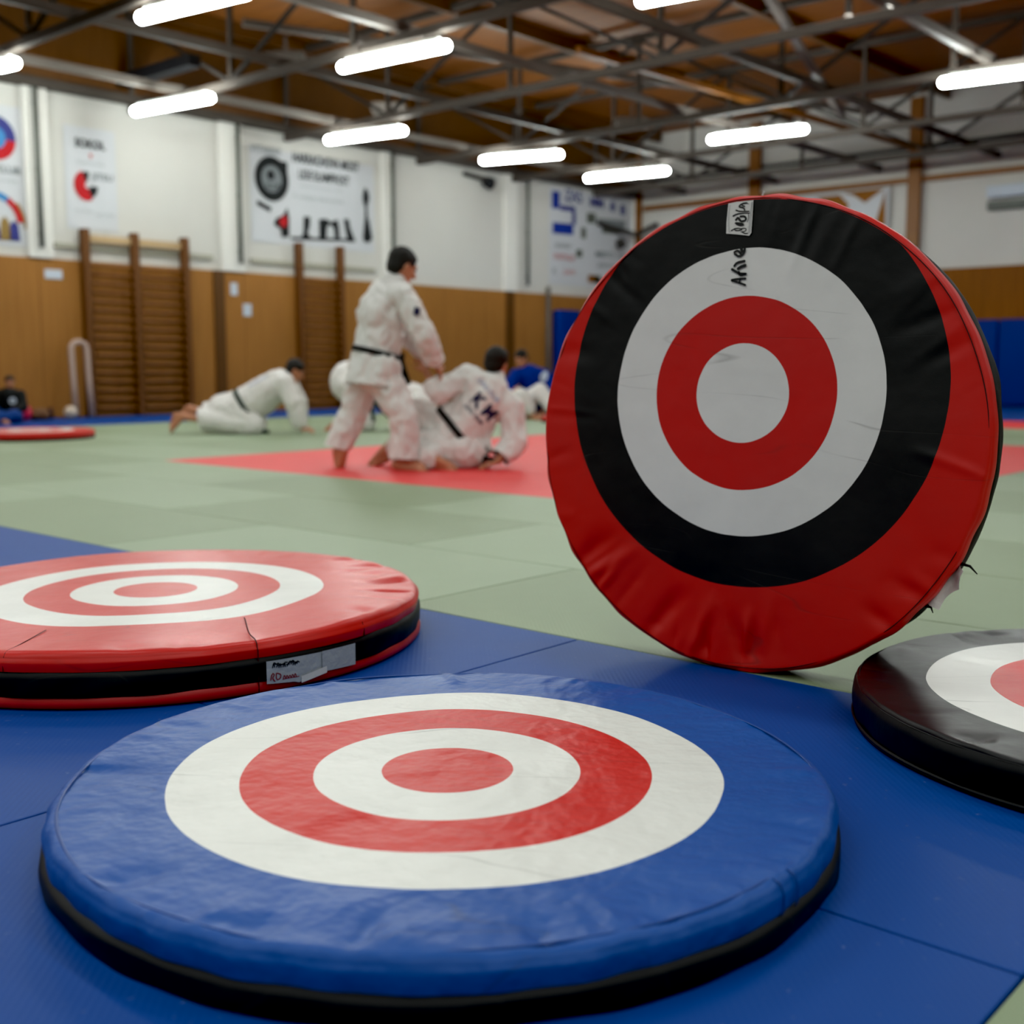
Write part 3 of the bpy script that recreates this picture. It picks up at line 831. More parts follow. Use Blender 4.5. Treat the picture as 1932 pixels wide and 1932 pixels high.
# first banner, cut by the left edge
t, w, h = banner(7.05, 8.06, 2.42, 4.32, 'white banner cut by the left picture edge, round red and blue emblem on top')
barc(t, 'emblem', .13, .50, .15, .30, -5, 130, 'banner_indigo', .010, .95)
barc(t, 'emblem', .13, .50, .15, .30, 130, 180, 'banner_blue', .010, .95)
barc(t, 'emblem', .13, .50, .13, .30, 180, 355, 'banner_red', .010, .95)
barc(t, 'emblem', .13, .50, .0, .15, 0, 360, 'banner_sky', .011, .95)
btext(t, 'JUDO KLUB', .06, .07, .80, .13, 'banner_grey', .02)
btext(t, 'oddil juda', .06, -.07, .7, .07, 'banner_pale')
barc(t, 'arch', .02, -.66, .36, .45, 55, 125, 'banner_sky')
barc(t, 'arch', .02, -.66, .36, .45, 5, 55, 'banner_red')
barc(t, 'arch', .02, -.66, .45, .49, -5, 40, 'banner_ochre')
barc(t, 'arch', .02, -.66, .36, .45, 125, 180, 'banner_ochre')
for x, m, hh in ((-.3, 'banner_indigo', .2), (-.12, 'banner_red', .14), (.05, 'banner_indigo', .16), (.2, 'banner_ochre', .26), (.33, 'banner_indigo', .22)):
    bpoly(t, 'print', [(x-.08, -.88), (x+.08, -.88), (x+.06, -.88+hh), (x, -.86+hh*1.2), (x-.06, -.88+hh)], m)
# second banner
t, w, h = banner(8.68, 9.49, 2.74, 4.20, 'tall narrow white banner with a red and black crescent emblem')
btext(t, 'SOKOL', .0, .50, .48, .13, 'banner_black', .03)
bpoly(t, 'emblem', [(-.03, .36), (.03, .36), (.0, .28)], 'banner_red')
btext(t, 'Karlovy Vary', .0, .22, .44, .06, 'banner_pale', .01)
barc(t, 'emblem', -.08, -.10, .03, .22, 110, 295, 'banner_red', .010, .92)
barc(t, 'emblem', -.08, -.10, .05, .19, 295, 360, 'banner_black', .0105, .92)
barc(t, 'emblem', -.08, -.10, .06, .20, 75, 110, 'banner_black', .0105, .92)
btext(t, 'JITSU', .17, .03, .34, .13, 'banner_grey', .02)
btext(t, 'www.judo', -.15, -.47, .3, .05, 'banner_pale'); btext(t, 'sport klub', .2, -.50, .28, .07, 'banner_pale')
# third banner
t, w, h = banner(11.90, 14.62, 2.80, 4.34, 'wide white banner with black round logo, heading and dark silhouettes')
def W(cx, cy): return (-w/2+w*(cx-80)/(1690-80), h/2-h*(cy-(150+.09*(cx-80)))/(1085))
btext(t, 'VYTVARNY', *W(280, 190), .62, .11, 'banner_grey', .01)
btext(t, 'HARRACHOVA MOST', *W(1040, 285), 1.48, .17, 'banner_black', .025)
btext(t, 'LIDE SLAMPROST', *W(1010, 470), 1.12, .16, 'banner_black', .02)
btext(t, 'mistrovstvi kraje v judu', *W(960, 600), .95, .06, 'banner_pale')
btext(t, 'K vstupne dobrovolne', *W(930, 735), 1.1, .09, 'banner_pale', .01)
cx, cy = W(340, 530)
barc(t, 'logo', cx, cy+.02, .22, .37, 0, 360, 'banner_black', .010, .95)
bpoly(t, 'logo', [(cx+.05, cy+.34), (cx+.33, cy+.33), (cx+.33, cy-.12), (cx+.22, cy-.05), (cx+.20, cy+.22)], 'banner_black', .0105)
barc(t, 'logo', cx, cy+.02, .0, .25, 0, 360, 'banner_grey', .009, .95)
barc(t, 'logo', cx-.02, cy+.08, .0, .08, 0, 360, 'banner_black', .0105)
btext(t, 'KLUB', cx+.03, cy-.1, .28, .1, 'banner_black', .01)
a = [W(160, 760), W(330, 850), W(310, 900), W(150, 820)]; bpoly(t, 'logo', a, 'banner_black')
bpoly(t, 'figure', [W(520, 840), W(545, 960), W(540, 1180), W(450, 1190), W(430, 1090), W(350, 1040), W(380, 970), W(470, 930)], 'banner_black')
bpoly(t, 'figure', [W(500, 930), W(525, 1000), W(490, 1080), W(420, 1040), W(430, 970)], 'banner_red', .012)
for px in ([(735, 950), (800, 950), (800, 1050), (775, 1150), (820, 1215), (700, 1215), (730, 1140)],
           [(960, 980), (1030, 970), (1080, 1010), (1150, 975), (1165, 1060), (1170, 1215), (1120, 1215), (1110, 1080), (1060, 1040), (1040, 1080), (1030, 1215), (960, 1215)],
           [(1270, 970), (1325, 970), (1340, 1080), (1395, 1250), (1310, 1250), (1290, 1120)], [(560, 1190), (1400, 1215), (1400, 1245), (560, 1225)]):
    mx = sum(p[0] for p in px)/len(px); kx = 1.0 if mx > 900 and len(px) == 4 and px[0][0] == 560 else 1.3
    bpoly(t, 'figure', [W(mx+(p[0]-mx)*kx, p[1]-8) for p in px], 'banner_black')
for px in ([(1560, 560), (1600, 620), (1610, 700), (1585, 800), (1550, 800), (1530, 700), (1540, 620)], [(1560, 790), (1585, 790), (1590, 960), (1555, 960)], [(1555, 950), (1600, 950), (1640, 1200), (1600, 1250), (1545, 1240), (1530, 1190)]):
    mx = sum(p[0] for p in px)/len(px); bpoly(t, 'tower', [W(mx+(p[0]-mx)*1.25, p[1]) for p in px], 'banner_black')
# fourth banner near the corner
t, w, h = banner(19.60, 22.60, 2.50, 4.55, 'large white banner with blue blocks and grey photographs beside the corner post')
def W4(cx, cy): return (-w/2+w*(cx-110)/(1500-110), h/2-h*(cy-(150+.05*(cx-110)))/1480)
def rect(t, name, x0, y0, x1, y1, mat): bpoly(t, name, [W4(x0, y0), W4(x1, y0), W4(x1, y1), W4(x0, y1)], mat)
rect(t, 'print', 150, 220, 270, 480, 'banner_blue'); rect(t, 'print', 160, 690, 490, 860, 'banner_blue'); rect(t, 'print', 280, 420, 520, 500, 'banner_indigo'); rect(t, 'print', 470, 500, 530, 700, 'banner_indigo')
btext(t, 'ZAS', *W4(490, 260), .6, .26, 'banner_indigo', .02); btext(t, 'MM', *W4(880, 320), .5, .2, 'banner_indigo', .05); btext(t, '8', *W4(1150, 350), .2, .22, 'banner_indigo', .04); btext(t, '8', *W4(1330, 390), .2, .24, 'banner_indigo', .04)
rect(t, 'print', 710, 490, 860, 650, 'banner_olive'); rect(t, 'print', 620, 730, 700, 900, 'banner_olive'); rect(t, 'print', 970, 680, 1300, 790, 'banner_olive'); rect(t, 'print', 880, 560, 1380, 680, 'banner_grey')
btext(t, 'sponzor', *W4(330, 1050), .55, .12, 'banner_grey', .01); btext(t, 'SPORTKLUB', *W4(340, 1210), .7, .12, 'banner_red', 0); btext(t, 'JUDO', *W4(430, 1450), .4, .12, 'banner_red'); btext(t, 'K', *W4(200, 1430), .15, .14, 'banner_grey')
btext(t, 'MESTO 1x2', *W4(1120, 1140), 1.1, .14, 'banner_grey', .02); rect(t, 'print', 540, 1080, 640, 1200, 'banner_olive'); rect(t, 'print', 740, 1470, 930, 1590, 'banner_brown'); rect(t, 'print', 840, 1480, 960, 1600, 'banner_olive')
btext(t, 'partneri', *W4(1100, 1310), .8, .14, 'banner_grey', .01)

# far wall fittings
FW = Matrix(((1, 0, 0, 0), (0, 0, -1, 0), (0, 1, 0, 0), (0, 0, 0, 1)))
t = thing('banner', (-11.9, YF-.11, 3.55), FW.to_euler(), 'white banner with brown curved shapes on the far wall behind the standing pad', 'banner')
link('cloth', mesh_of([(-2.3, -.8, 0), (1.8, -.8, 0), (1.8, .72, 0), (-2.3, .72, 0)], [(0, 1, 2, 3)]), 'banner', t)
bpoly(t, 'print', [(.2, .66), (.75, .66), (.95, .45), (.85, .1), (.6, -.3), (.7, .2), (.55, .5)], 'banner_brown')
bpoly(t, 'print', [(1.72, .66), (1.76, -.6), (1.25, -.6), (1.55, .1)], 'banner_brown')
bpoly(t, 'print', [(.8, .70), (1.7, .70), (1.3, .45), (1.05, .62)], 'banner_brown')
o = thing('air_conditioner', (-7.75, YF-.002, 3.88), FW.to_euler(), 'pale wall unit with grey louvre at the right edge of the far wall', 'air conditioner')
MB().box((-.42, -.02, 0), (.55, .2, .22), .03).build('casing', 'paper', o)
MB().box((-.42, -.24, 0), (.55, -.08, .15), .02).build('louvre', 'pipe', o)
for i, x0 in enumerate((-12.9, -11.2, -9.5, -7.8, -6.1, -4.4)):
    o = MB().box((x0, YF-.25, .02), (x0+1.68, YF-.175, 1.62), .03).build('wall_pad', 'pad_blue', None, True)
    tag(o, 'blue padded panel along the foot of the far wall, right of the standing target pad', 'wall pad', 'blue pads on the far wall')

# things lying by the left wall
mb = MB()
pts = [(0, .0, .02), (0, .01, .55), (0, .02, 1.0)] + [(0, .14-.12*math.cos(a), 1.0+.10*math.sin(a)) for a in np.linspace(.3, math.pi-.3, 6)] + [(0, .26, 1.0), (0, .25, .55), (0, .25, .02)]
mb.tube([(p[0]+.10*(1.1-p[2]), p[1], p[2]) for p in pts], .042, 10)
o = mb.build('metal_hoop', 'pink_metal', None, True, (XL+.30, 8.47, 0)); o.rotation_euler = (0, 0, 0); tag(o, 'narrow pinkish metal hoop frame leaning by the wall bars', 'frame')
def sphere(name, r, mat, loc, label, cat, seg=20):
    bm = bmesh.new(); bmesh.ops.create_uvsphere(bm, u_segments=seg, v_segments=seg//2, radius=r)
    me = bpy.data.meshes.new(name); bm.to_mesh(me); bm.free()
    o = link(name, me, mat, None, True, loc); return tag(o, label, cat)
sphere('ball', .115, 'ball_pink', (-15.75, 7.62, .115), 'bright pink ball on the blue mat by the left wall', 'ball')
sphere('ball', .095, 'ball_white', (-15.8, 8.34, .095), 'whitish ball below the metal hoop frame', 'ball')
def bag(name, loc, s, mat, label, cat):
    bm = bmesh.new(); bmesh.ops.create_icosphere(bm, subdivisions=3, radius=1)
    for v in bm.verts:
        k = 1+.18*noise.noise(v.co*1.7+Vector(loc)); v.co = Vector((v.co.x*s[0]*k, v.co.y*s[1]*k, max(v.co.z, -.75)*s[2]*k+.75*s[2]))
        v.co.z = max(v.co.z, 0)
    me = bpy.data.meshes.new(name); bm.to_mesh(me); bm.free()
    return tag(link(name, me, mat, None, True, loc), label, cat)
bag('sports_bag', (-15.85, 7.90, 0), (.14, .14, .10), 'shoe_brown', 'brown bag beside the pink ball', 'bag')
bag('shoe', (-15.98, 8.13, 0), (.07, .035, .10), 'shoe_dark', 'dark reddish shoe beside the whitish ball', 'shoe')

# ------------------------------------------------------------------ people
from mathutils.bvhtree import BVHTree
def V(*a): return Vector(a)

def cap_geo(mb, p, q, r1, r2, n=14, m=5):
    p, q = Vector(p), Vector(q); d = q-p; L = d.length
    d = d.normalized() if L > 1e-6 else V(0, 0, 1)
    a = d.orthogonal().normalized(); b = d.cross(a)
    rings = []
    for t in np.linspace(-math.pi/2, 0, m+1): rings.append((p+d*r1*math.sin(t), r1*math.cos(t)))
    for t in np.linspace(0, math.pi/2, m+1): rings.append((q+d*r2*math.sin(t), r2*math.cos(t)))
    vs = []
    for c, r in rings:
        r = max(r, 1e-4)
        for j in range(n):
            t = 2*math.pi*j/n; vs.append(c+a*math.cos(t)*r+b*math.sin(t)*r)
    fs = []
    R = len(rings)
    for i in range(R-1):
        for j in range(n):
            k = (j+1) % n; fs.append((i*n+j, i*n+k, (i+1)*n+k, (i+1)*n+j))
    fs.append(tuple(range(n))[::-1]); fs.append(tuple(range((R-1)*n, R*n)))
    mb.add(vs, fs)

def ell_geo(mb, c, r, R=None, n=18, m=12):
    c = Vector(c); vs = []; fs = []
    for i in range(m+1):
        t = -math.pi/2+math.pi*i/m
        for j in range(n):
            p = 2*math.pi*j/n
            v = V(r[0]*max(math.cos(t), 1e-3)*math.cos(p), r[1]*max(math.cos(t), 1e-3)*math.sin(p), r[2]*math.sin(t))
            vs.append(c+(R @ v if R else v))
    for i in range(m):
        for j in range(n):
            k = (j+1) % n; fs.append((i*n+j, i*n+k, (i+1)*n+k, (i+1)*n+j))
    fs.append(tuple(range(n))[::-1]); fs.append(tuple(range(m*n, m*n+n)))
    mb.add(vs, fs)

def blob(name, prims, voxel, mat, parent, smooth=6, wr=0.0, wscale=7.0, seed=0.0, zmin=None, stretch=(1, 1, .6), cuts=()):
    """overlapping rounded solids fused into one continuous skin"""
    mb = MB()
    for p in prims:
        if p[0] == 'c': cap_geo(mb, *p[1:])
        else: ell_geo(mb, *p[1:])
    tmp = link('tmp', mesh_of(mb.v, mb.f))
    a = tmp.modifiers.new('r', 'REMESH'); a.mode = 'VOXEL'; a.voxel_size = voxel
    b = tmp.modifiers.new('s', 'SMOOTH'); b.iterations = smooth; b.factor = .5
    dg = bpy.context.evaluated_depsgraph_get()
    me = bpy.data.meshes.new_from_object(tmp.evaluated_get(dg))
    bpy.data.objects.remove(tmp)
    if wr:
        nn = [v.normal.copy() for v in me.vertices]
        for v, nr in zip(me.vertices, nn):
            q = V(v.co.x*stretch[0], v.co.y*stretch[1], v.co.z*stretch[2])*wscale+V(seed, seed*2.3, -seed)
            k = noise.noise(q)*.6 + (1-abs(noise.noise(q*1.9+V(5, 1, 2)))*2.4)*.45
            v.co += nr*wr*k
    if zmin is not None:
        for v in me.vertices:
            if v.co.z < zmin: v.co.z = zmin
    for c, nrm, rad_ in cuts:                     # clean hems and cuffs
        bm = bmesh.new(); bm.from_mesh(me); c = Vector(c)
        fs = [f for f in bm.faces if (f.calc_center_median()-c).length < rad_]
        es = {e for f in fs for e in f.edges}; vs = {v for f in fs for v in f.verts}
        bmesh.ops.bisect_plane(bm, geom=list(vs)+list(es)+fs, plane_co=c, plane_no=Vector(nrm), clear_outer=True)
        bm.to_mesh(me); bm.free()
    return link(name, me, mat, parent, True)

def frame(f, u):
    f = Vector(f).normalized(); r = f.cross(Vector(u)).normalized(); u = r.cross(f)
    return Matrix((r, f, u)).transposed(), r, f, u

def head(P, hairP, c, f, u, s=1.0, crop=1.0):
    R, r, f, u = frame(f, u); c = Vector(c)
    P += [('e', c-f*.012*s, (.077*s, .094*s, .102*s), R), ('e', c+f*.030*s-u*.060*s, (.055*s, .058*s, .062*s), R),
          ('c', c+f*.088*s+u*.004*s, c+f*.108*s-u*.034*s, .010*s, .014*s), ('e', c+f*.080*s+u*.028*s, (.048*s, .014*s, .011*s), R),
          ('e', c+f*.079*s-u*.070*s, (.026*s, .013*s, .011*s), R), ('e', c+f*.066*s-u*.103*s, (.025*s, .022*s, .018*s), R)]
    for k in (-1, 1): P += [('e', c+r*k*.079*s-f*.010*s-u*.010*s, (.010*s, .019*s, .029*s), R), ('e', c+r*k*.040*s+f*.060*s-u*.028*s, (.024*s, .026*s, .026*s), R)]
    hairP += [('e', c-f*.026*s+u*.030*s, (.088*s, .098*s, .092*s), R), ('e', c-f*.048*s-u*.022*s, (.078*s, .062*s, .070*s), R), ('e', c+f*.012*s+u*.062*s, (.070*s, .062*s, .044*s), R)]
    return [c+r*k*.032*s+f*.078*s+u*.006*s for k in (-1, 1)]

def hand(P, w, d, n, side, curl=.5, s=1.0):
    """palm and five separate fingers; d = towards the fingers, n = out of the palm, side = +1/-1 where the thumb leaves"""
    w = Vector(w); d = Vector(d).normalized(); n = Vector(n); n = (n-d*n.dot(d)).normalized(); l = d.cross(n)*side
    offs = [.030, .010, -.010, -.029]; Ls = [.90, 1.0, .93, .74]
    for o, L in zip(offs, Ls):
        k = w+d*.086*s+l*o*s
        P.append(('c', w+d*.012*s+l*o*.6*s, k, .015*s, .0125*s))
        a = curl*.6; p = k
        for seg, ln in enumerate((.042, .027, .021)):
            dd = d*math.cos(a)+n*math.sin(a)+l*o*1.4*(1 if seg == 0 else .3)
            q = p+dd.normalized()*ln*L*s
            P.append(('c', p, q, (.0105-.001*seg)*s, (.0098-.0012*seg)*s)); p = q; a += curl
    b = w+d*.028*s+l*.026*s
    m = b+(d*.6+l*.7+n*.35).normalized()*.042*s; e = m+(d*.85+l*.25+n*.45*(.4+curl)).normalized()*.034*s
    P += [('c', w+d*.01*s+l*.012*s, b, .017*s, .017*s), ('c', b, m, .016*s, .0125*s), ('c', m, e, .0120*s, .0095*s)]

def foot(P, ankle, d, n=(0, 0, 1), s=1.0, heel=.055):
    """ankle joint, direction of the toes, sole-up normal"""
    a = Vector(ankle); d = Vector(d).normalized(); n = Vector(n); n = (n-d*n.dot(d)).normalized(); l = d.cross(n)
    h = a-n*.045*s-d*heel*s
    ball = a-n*.062*s+d*.115*s
    P += [('c', a, h, .036*s, .034*s), ('c', a, ball+n*.012*s, .038*s, .026*s), ('c', h-n*.004*s, ball+l*.018*s, .030*s, .022*s), ('c', h-n*.004*s, ball-l*.022*s, .030*s, .020*s)]
    for i, o in enumerate((.036, .016, -.002, -.019, -.034)):
        r = .0135 if i == 0 else .0095
        P.append(('c', ball+l*o*s-n*.004*s, ball+l*o*1.05*s+d*(.058-.009*i)*s-n*.010*s, r*1.15*s, r*s))

def bvh(o):
    me = o.data; return BVHTree.FromPolygons([v.co.copy() for v in me.vertices], [tuple(p.vertices) for p in me.polygons])

def belt(jacket, c, ax, mat, parent, w=.042, off=.006, tails=(), knot=None, sag=0.0):
    """a band wrapped round the jacket where the plane through c, normal ax, cuts it"""
    t = bvh(jacket); c = Vector(c); ax = Vector(ax).normalized(); a = ax.orthogonal().normalized(); b = ax.cross(a); n = 48
    rows = [[], [], [], []]
    for i in range(n):
        an = 2*math.pi*i/n; d = a*math.cos(an)+b*math.sin(an)
        for row, (k, o) in enumerate(((-.5, off*.2), (-.5, off*1.6), (.5, off*1.6), (.5, off*.2))):
            org = c+ax*k*w
            hit = t.ray_cast(org, d, .72)
            r = (hit[0]-org).length if hit[0] is not None else .15
            rows[row].append((org, d, r, o))
    rr = [max(rows[1][i][2], rows[2][i][2]) for i in range(n)]
    rr = [(rr[i-1]+rr[i]*2+rr[(i+1) % n])/4 for i in range(n)]
    P = np.zeros((5, n, 3))
    for k in range(4):
        for i in range(n):
            org, d, r, o = rows[k][i]; P[k, i] = (org+d*(rr[i]+o))[:]
    P[4] = P[0]
    v, f = grid_mesh(P)
    bo = link('belt', mesh_of(v, f), mat, parent, True)
    if knot is not None:
        mb = MB(); k = Vector(knot)
        cap_geo(mb, k-ax*.012, k+ax*.012, .026, .026); mb.build('belt_knot', mat, bo, True)
    for tl in tails:
        mb = MB()
        for p, q in zip(tl[:-1], tl[1:]): mb.bar(p, q, .012, .040)
        mb.build('belt_tail', mat, bo)
    return bo

def back_print(jacket, name, s, c, dx, dy, w, h, mat, bold=0.0, eye=(0, -1, 0)):
    """lettering printed on the cloth: a flat text pressed onto the jacket"""
    t = bvh(jacket); me = text_mesh(s, 1.0, bold)
    bm = bmesh.new(); bm.from_mesh(me); bmesh.ops.triangulate(bm, faces=bm.faces[:]); bmesh.ops.subdivide_edges(bm, edges=[e for e in bm.edges if e.calc_length() > .12], cuts=2, use_grid_fill=False); bm.to_mesh(me); bm.free()
    co_ = np.array([v.co[:] for v in me.vertices]); lo, hi = co_.min(0), co_.max(0)
    dx = Vector(dx).normalized(); dy = Vector(dy).normalized(); e = Vector(eye).normalized()
    for v in me.vertices:
        p = Vector(c)+dx*((v.co.x-lo[0])/(hi[0]-lo[0])-.5)*w+dy*((v.co.y-lo[1])/(hi[1]-lo[1])-.5)*h
        hit = t.ray_cast(p+e*1.0, -e, 2.0)
        v.co = (hit[0]+e*.004) if hit[0] is not None else p
    return link(name, me, mat, jacket)

def person(loc, label):
    return thing('person', loc, (0, 0, YAW), label, 'person')

def finish(t, P, hairP, eyes, vox, skin='skin', hair=True, zmin=.001):
    body = blob('body', P, vox, skin, t, 4, zmin=zmin)
    if hair: blob('hair', hairP, vox*1.3, 'hair', t, 5, wr=.006, wscale=28)
    for e in eyes:
        mb = MB(); cap_geo(mb, e, Vector(e)+V(0, 0, .001), .011, .011, 10, 3); mb.build('eye', 'eye', t, True)
    return body

def arm(P, sh, el, wr, s=1.0):
    P += [('c', sh, el, .050*s, .040*s), ('c', el, wr, .040*s, .027*s)]
def leg(P, hip, kn, an, s=1.0):
    P += [('c', hip, kn, .080*s, .054*s), ('c', kn, Vector(kn).lerp(Vector(an), .35), .052*s, .053*s), ('c', Vector(kn).lerp(Vector(an), .3), an, .053*s, .034*s)]

# -- standing judoka, seen from behind, bent over the seated partner
t = person(view(-.955, 8.60), 'standing person in white judo suit with black belt, seen from behind, holding the seated partner')
P, Hh = [], []
eyes = head(P, Hh, (.165, .03, 1.475), (.74, .52, -.42), (.25, .15, 1), 1.08)
sr, sl = V(.185, -.14, 1.245), V(-.035, .16, 1.265)
P += [('c', (.07, .0, 1.28), (.14, .02, 1.40), .058, .056), ('e', (.035, .01, 1.15), (.15, .15, .20)), ('c', (.02, .0, 1.05), (-.05, .0, .76), .125, .135), ('c', (-.03, .0, .83), (-.06, .02, .74), .13, .13),
      ('c', (.05, 0, 1.24), sr, .07, .06), ('c', (.05, 0, 1.24), sl, .07, .06)]
er, wrr = V(.325, -.20, .96), V(.395, -.03, .775)
elb, wl = V(.16, .22, 1.00), V(.36, .16, .80)
arm(P, sr, er, wrr); arm(P, sl, elb, wl)
hand(P, wrr, (.45, .35, -.75), (-.5, .2, -.5), 1, .75); hand(P, wl, (.55, -.25, -.6), (.2, -.6, -.4), -1, .75)
hr, hl = V(.0, -.07, .72), V(-.10, .08, .72)
kr, ar = V(.165, -.12, .40), V(.175, -.10, .085)
kl, al = V(-.235, .10, .385), V(-.345, .10, .12)
leg(P, hr, kr, ar); leg(P, hl, kl, al)
foot(P, ar, (.96, -.30, -.06), (0, 0, 1), 1.18); foot(P, al, (-.25, .25, -.75), (-.6, .5, .45), 1.1)
finish(t, P, Hh, eyes, .0065)
J = [('e', (.02, .0, 1.12), (.185, .185, .19)), ('c', (.045, 0, 1.25), (.0, 0, .98), .135, .165), ('c', (.0, 0, 1.0), (-.045, 0, .80), .165, .165), ('c', (.05, -.02, 1.27), sr, .095, .080), ('c', (.04, 0, 1.27), sl, .095, .080),
     ('c', sr, er+V(0, 0, .02), .084, .080), ('c', er, er.lerp(wrr, .95), .080, .076), ('c', sl, elb, .082, .078), ('c', elb, elb.lerp(wl, .95), .078, .074),
     ('c', (-.045, -.03, .82), (-.06, -.04, .60), .162, .205), ('c', (-.05, .05, .80), (-.09, .06, .60), .16, .195), ('c', (.06, .0, 1.30), (.10, .01, 1.35), .085, .078)]
jk = blob('jacket', J, .013, 'gi', t, 3, wr=.032, wscale=8, seed=1, cuts=[((-.07, 0, .625), (-.10, 0, -1), .42), (er.lerp(wrr, .90), wrr-er, .14), (elb.lerp(wl, .90), wl-elb, .14)])
T = [('c', hr, kr, .128, .098), ('c', kr, ar+V(0, 0, -.03), .098, .096), ('c', hl, kl, .125, .095), ('c', kl, al+V(-.02, .0, -.02), .095, .092), ('c', hr, hl, .15, .15)]
blob('trousers', T, .013, 'gi', t, 2, wr=.032, wscale=8.5, seed=4, cuts=[((ar.x, ar.y, .085), (-.05, 0, -1), .2), ((al.x, al.y, al.z+.03), (-.25, 0, -1), .2)])
belt(jk, (-.035, 0, .845), (.24, .05, 1), 'belt_black', t, tails=[[(.145, .0, .80), (.175, -.02, .70), (.20, -.03, .62)], [(.13, .06, .80), (.15, .09, .68), (.16, .10, .58)]], knot=(.14, .05, .815))
mb = MB(); mb.box((-.022, -.004, -.028), (.022, .004, .028), .003); o = mb.build('sleeve_badge', 'navy_print', jk, False, (.285, -.272, 1.135)); o.rotation_euler = (0, .25, .3)

# -- seated judoka with printed back
t = person(view(-.340, 8.75), 'person sitting on the red mats in white judo suit with navy lettering on the back')
P, Hh = [], []
eyes = head(P, Hh, (.225, .05, .775), (.35, .93, -.25), (.15, -.05, 1), 1.0)
sl, sr = V(.00, .02, .665), V(.325, -.02, .44)
P += [('c', (.17, .03, .58), (.21, .04, .70), .062, .058), ('e', (.12, .02, .47), (.17, .13, .17)), ('c', (.12, .02, .46), (-.05, .0, .20), .14, .14), ('c', (-.05, .0, .2), (-.10, .02, .14), .14, .13), ('c', (.15, .02, .55), sl, .075, .06), ('c', (.15, .02, .55), sr, .08, .06)]
el_, wl = V(-.20, -.12, .555), V(-.29, -.06, .70)
er, wr_ = V(.365, -.08, .20), V(.235, -.16, .055)
arm(P, sl, el_, wl); arm(P, sr, er, wr_)
hand(P, wl, (-.35, .2, .8), (-.5, .5, -.2), 1, .8); hand(P, wr_, (-.85, -.25, -.25), (0, 0, -1), -1, .25)
hl, hr = V(-.10, .08, .15), V(-.05, -.06, .13)
kl, al = V(-.36, .16, .385), V(-.625, .14, .115)
kr, ar = V(-.46, -.05, .14), V(-.22, -.24, .075)
leg(P, hl, kl, al); leg(P, hr, kr, ar, .95)
foot(P, al, (-.85, -.30, -.30), (-.2, 0, 1), 1.15); foot(P, ar, (.85, -.25, -.05), (.1, -.5, .8))
finish(t, P, Hh, eyes, .0065)
J = [('c', (.16, .0, .55), (.06, .0, .40), .165, .175), ('c', (.06, 0, .40), (-.06, .0, .22), .185, .185), ('c', (.08, -.01, .60), sl, .13, .090), ('c', (.2, -.01, .52), sr, .15, .098), ('c', sl, el_, .088, .084), ('c', el_, el_.lerp(wl, .62), .084, .078),
     ('c', sr, er, .095, .085), ('c', er, er.lerp(wr_, .88), .085, .078), ('c', (-.06, .02, .24), (.02, -.02, .14), .19, .14), ('c', (.19, .03, .62), (.205, .035, .66), .085, .075), ('c', (-.12, 0, .36), (-.06, -.02, .22), .11, .15), ('c', (.0, -.02, .22), (.09, -.03, .16), .12, .09)]
jk = blob('jacket', J, .013, 'gi', t, 3, wr=.030, wscale=8, seed=9, zmin=.012, cuts=[(el_.lerp(wl, .55), wl-el_, .13), (er.lerp(wr_, .82), wr_-er, .13)])
T = [('c', hl, kl, .15, .125), ('c', kl, kl.lerp(al, .28), .125, .105), ('c', hr, kr, .15, .13), ('c', kr, kr.lerp(ar, .75), .125, .10), ('c', (-.08, 0, .15), (-.03, -.08, .14), .16, .15), ('c', (-.2, -.05, .16), (.05, -.08, .11), .13, .10)]
blob('trousers', T, .013, 'gi', t, 2, wr=.030, wscale=8.5, seed=12, zmin=.008)
belt(jk, (-.045, 0, .25), (.76, 0, .65), 'belt_black', t, w=.048, tails=[[(.10, -.13, .085), (.17, -.15, .07), (.235, -.16, .06)]])
dx, dy = V(.66, 0, -.75), V(.75, 0, .66)
back_print(jk, 'lettering', 'JUDO KLUB', (.165, 0, .575), dx, dy, .22, .042, 'pale_print', .01)
back_print(jk, 'lettering', 'K M', (.135, 0, .455), dx, dy, .21, .105, 'navy_print', .045)
back_print(jk, 'lettering', 'JUDO TEAM', (.055, 0, .40), dx, dy, .19, .040, 'navy_print', .02)

# -- kneeling judoka on the left, on hands and knees
t = person(view(-2.93, 13.1), 'person on hands and knees at left in white judo suit with dark green belt')
P, Hh = [], []
eyes = head(P, Hh, (.515, .0, .705), (.85, .25, -.55), (.45, .1, 1), 1.02)
s1, s2 = V(.42, -.15, .57), V(.40, .20, .57)
P += [('c', (.40, 0, .60), (.48, 0, .66), .06, .056), ('e', (.32, .0, .53), (.17, .15, .14)), ('c', (.30, 0, .52), (-.06, 0, .30), .14, .14), ('c', (.38, 0, .57), s1, .08, .06), ('c', (.38, 0, .57), s2, .08, .06)]
e1, w1 = V(.53, -.22, .33), V(.585, -.20, .085); e2, w2 = V(.50, .28, .33), V(.50, .26, .085)
arm(P, s1, e1, w1); arm(P, s2, e2, w2); hand(P, w1, (.9, -.1, -.30), (0, 0, -1), -1, .12, 1.05); hand(P, w2, (.9, .1, -.30), (0, 0, -1), 1, .12, 1.05)
h1, h2 = V(-.16, -.10, .27), V(-.16, .10, .27); k1, k2 = V(.06, -.14, .10), V(.02, .16, .10); a1, a2 = V(-.80, -.12, .20), V(-.72, .12, .28)
leg(P, h1, k1, a1); leg(P, h2, k2, a2); foot(P, a1, (-.72, -.05, -.72), (-.7, 0, .7), 1.1); foot(P, a2, (-.90, .05, -.35), (-.35, 0, .9), 1.1)
finish(t, P, Hh, eyes, .008)
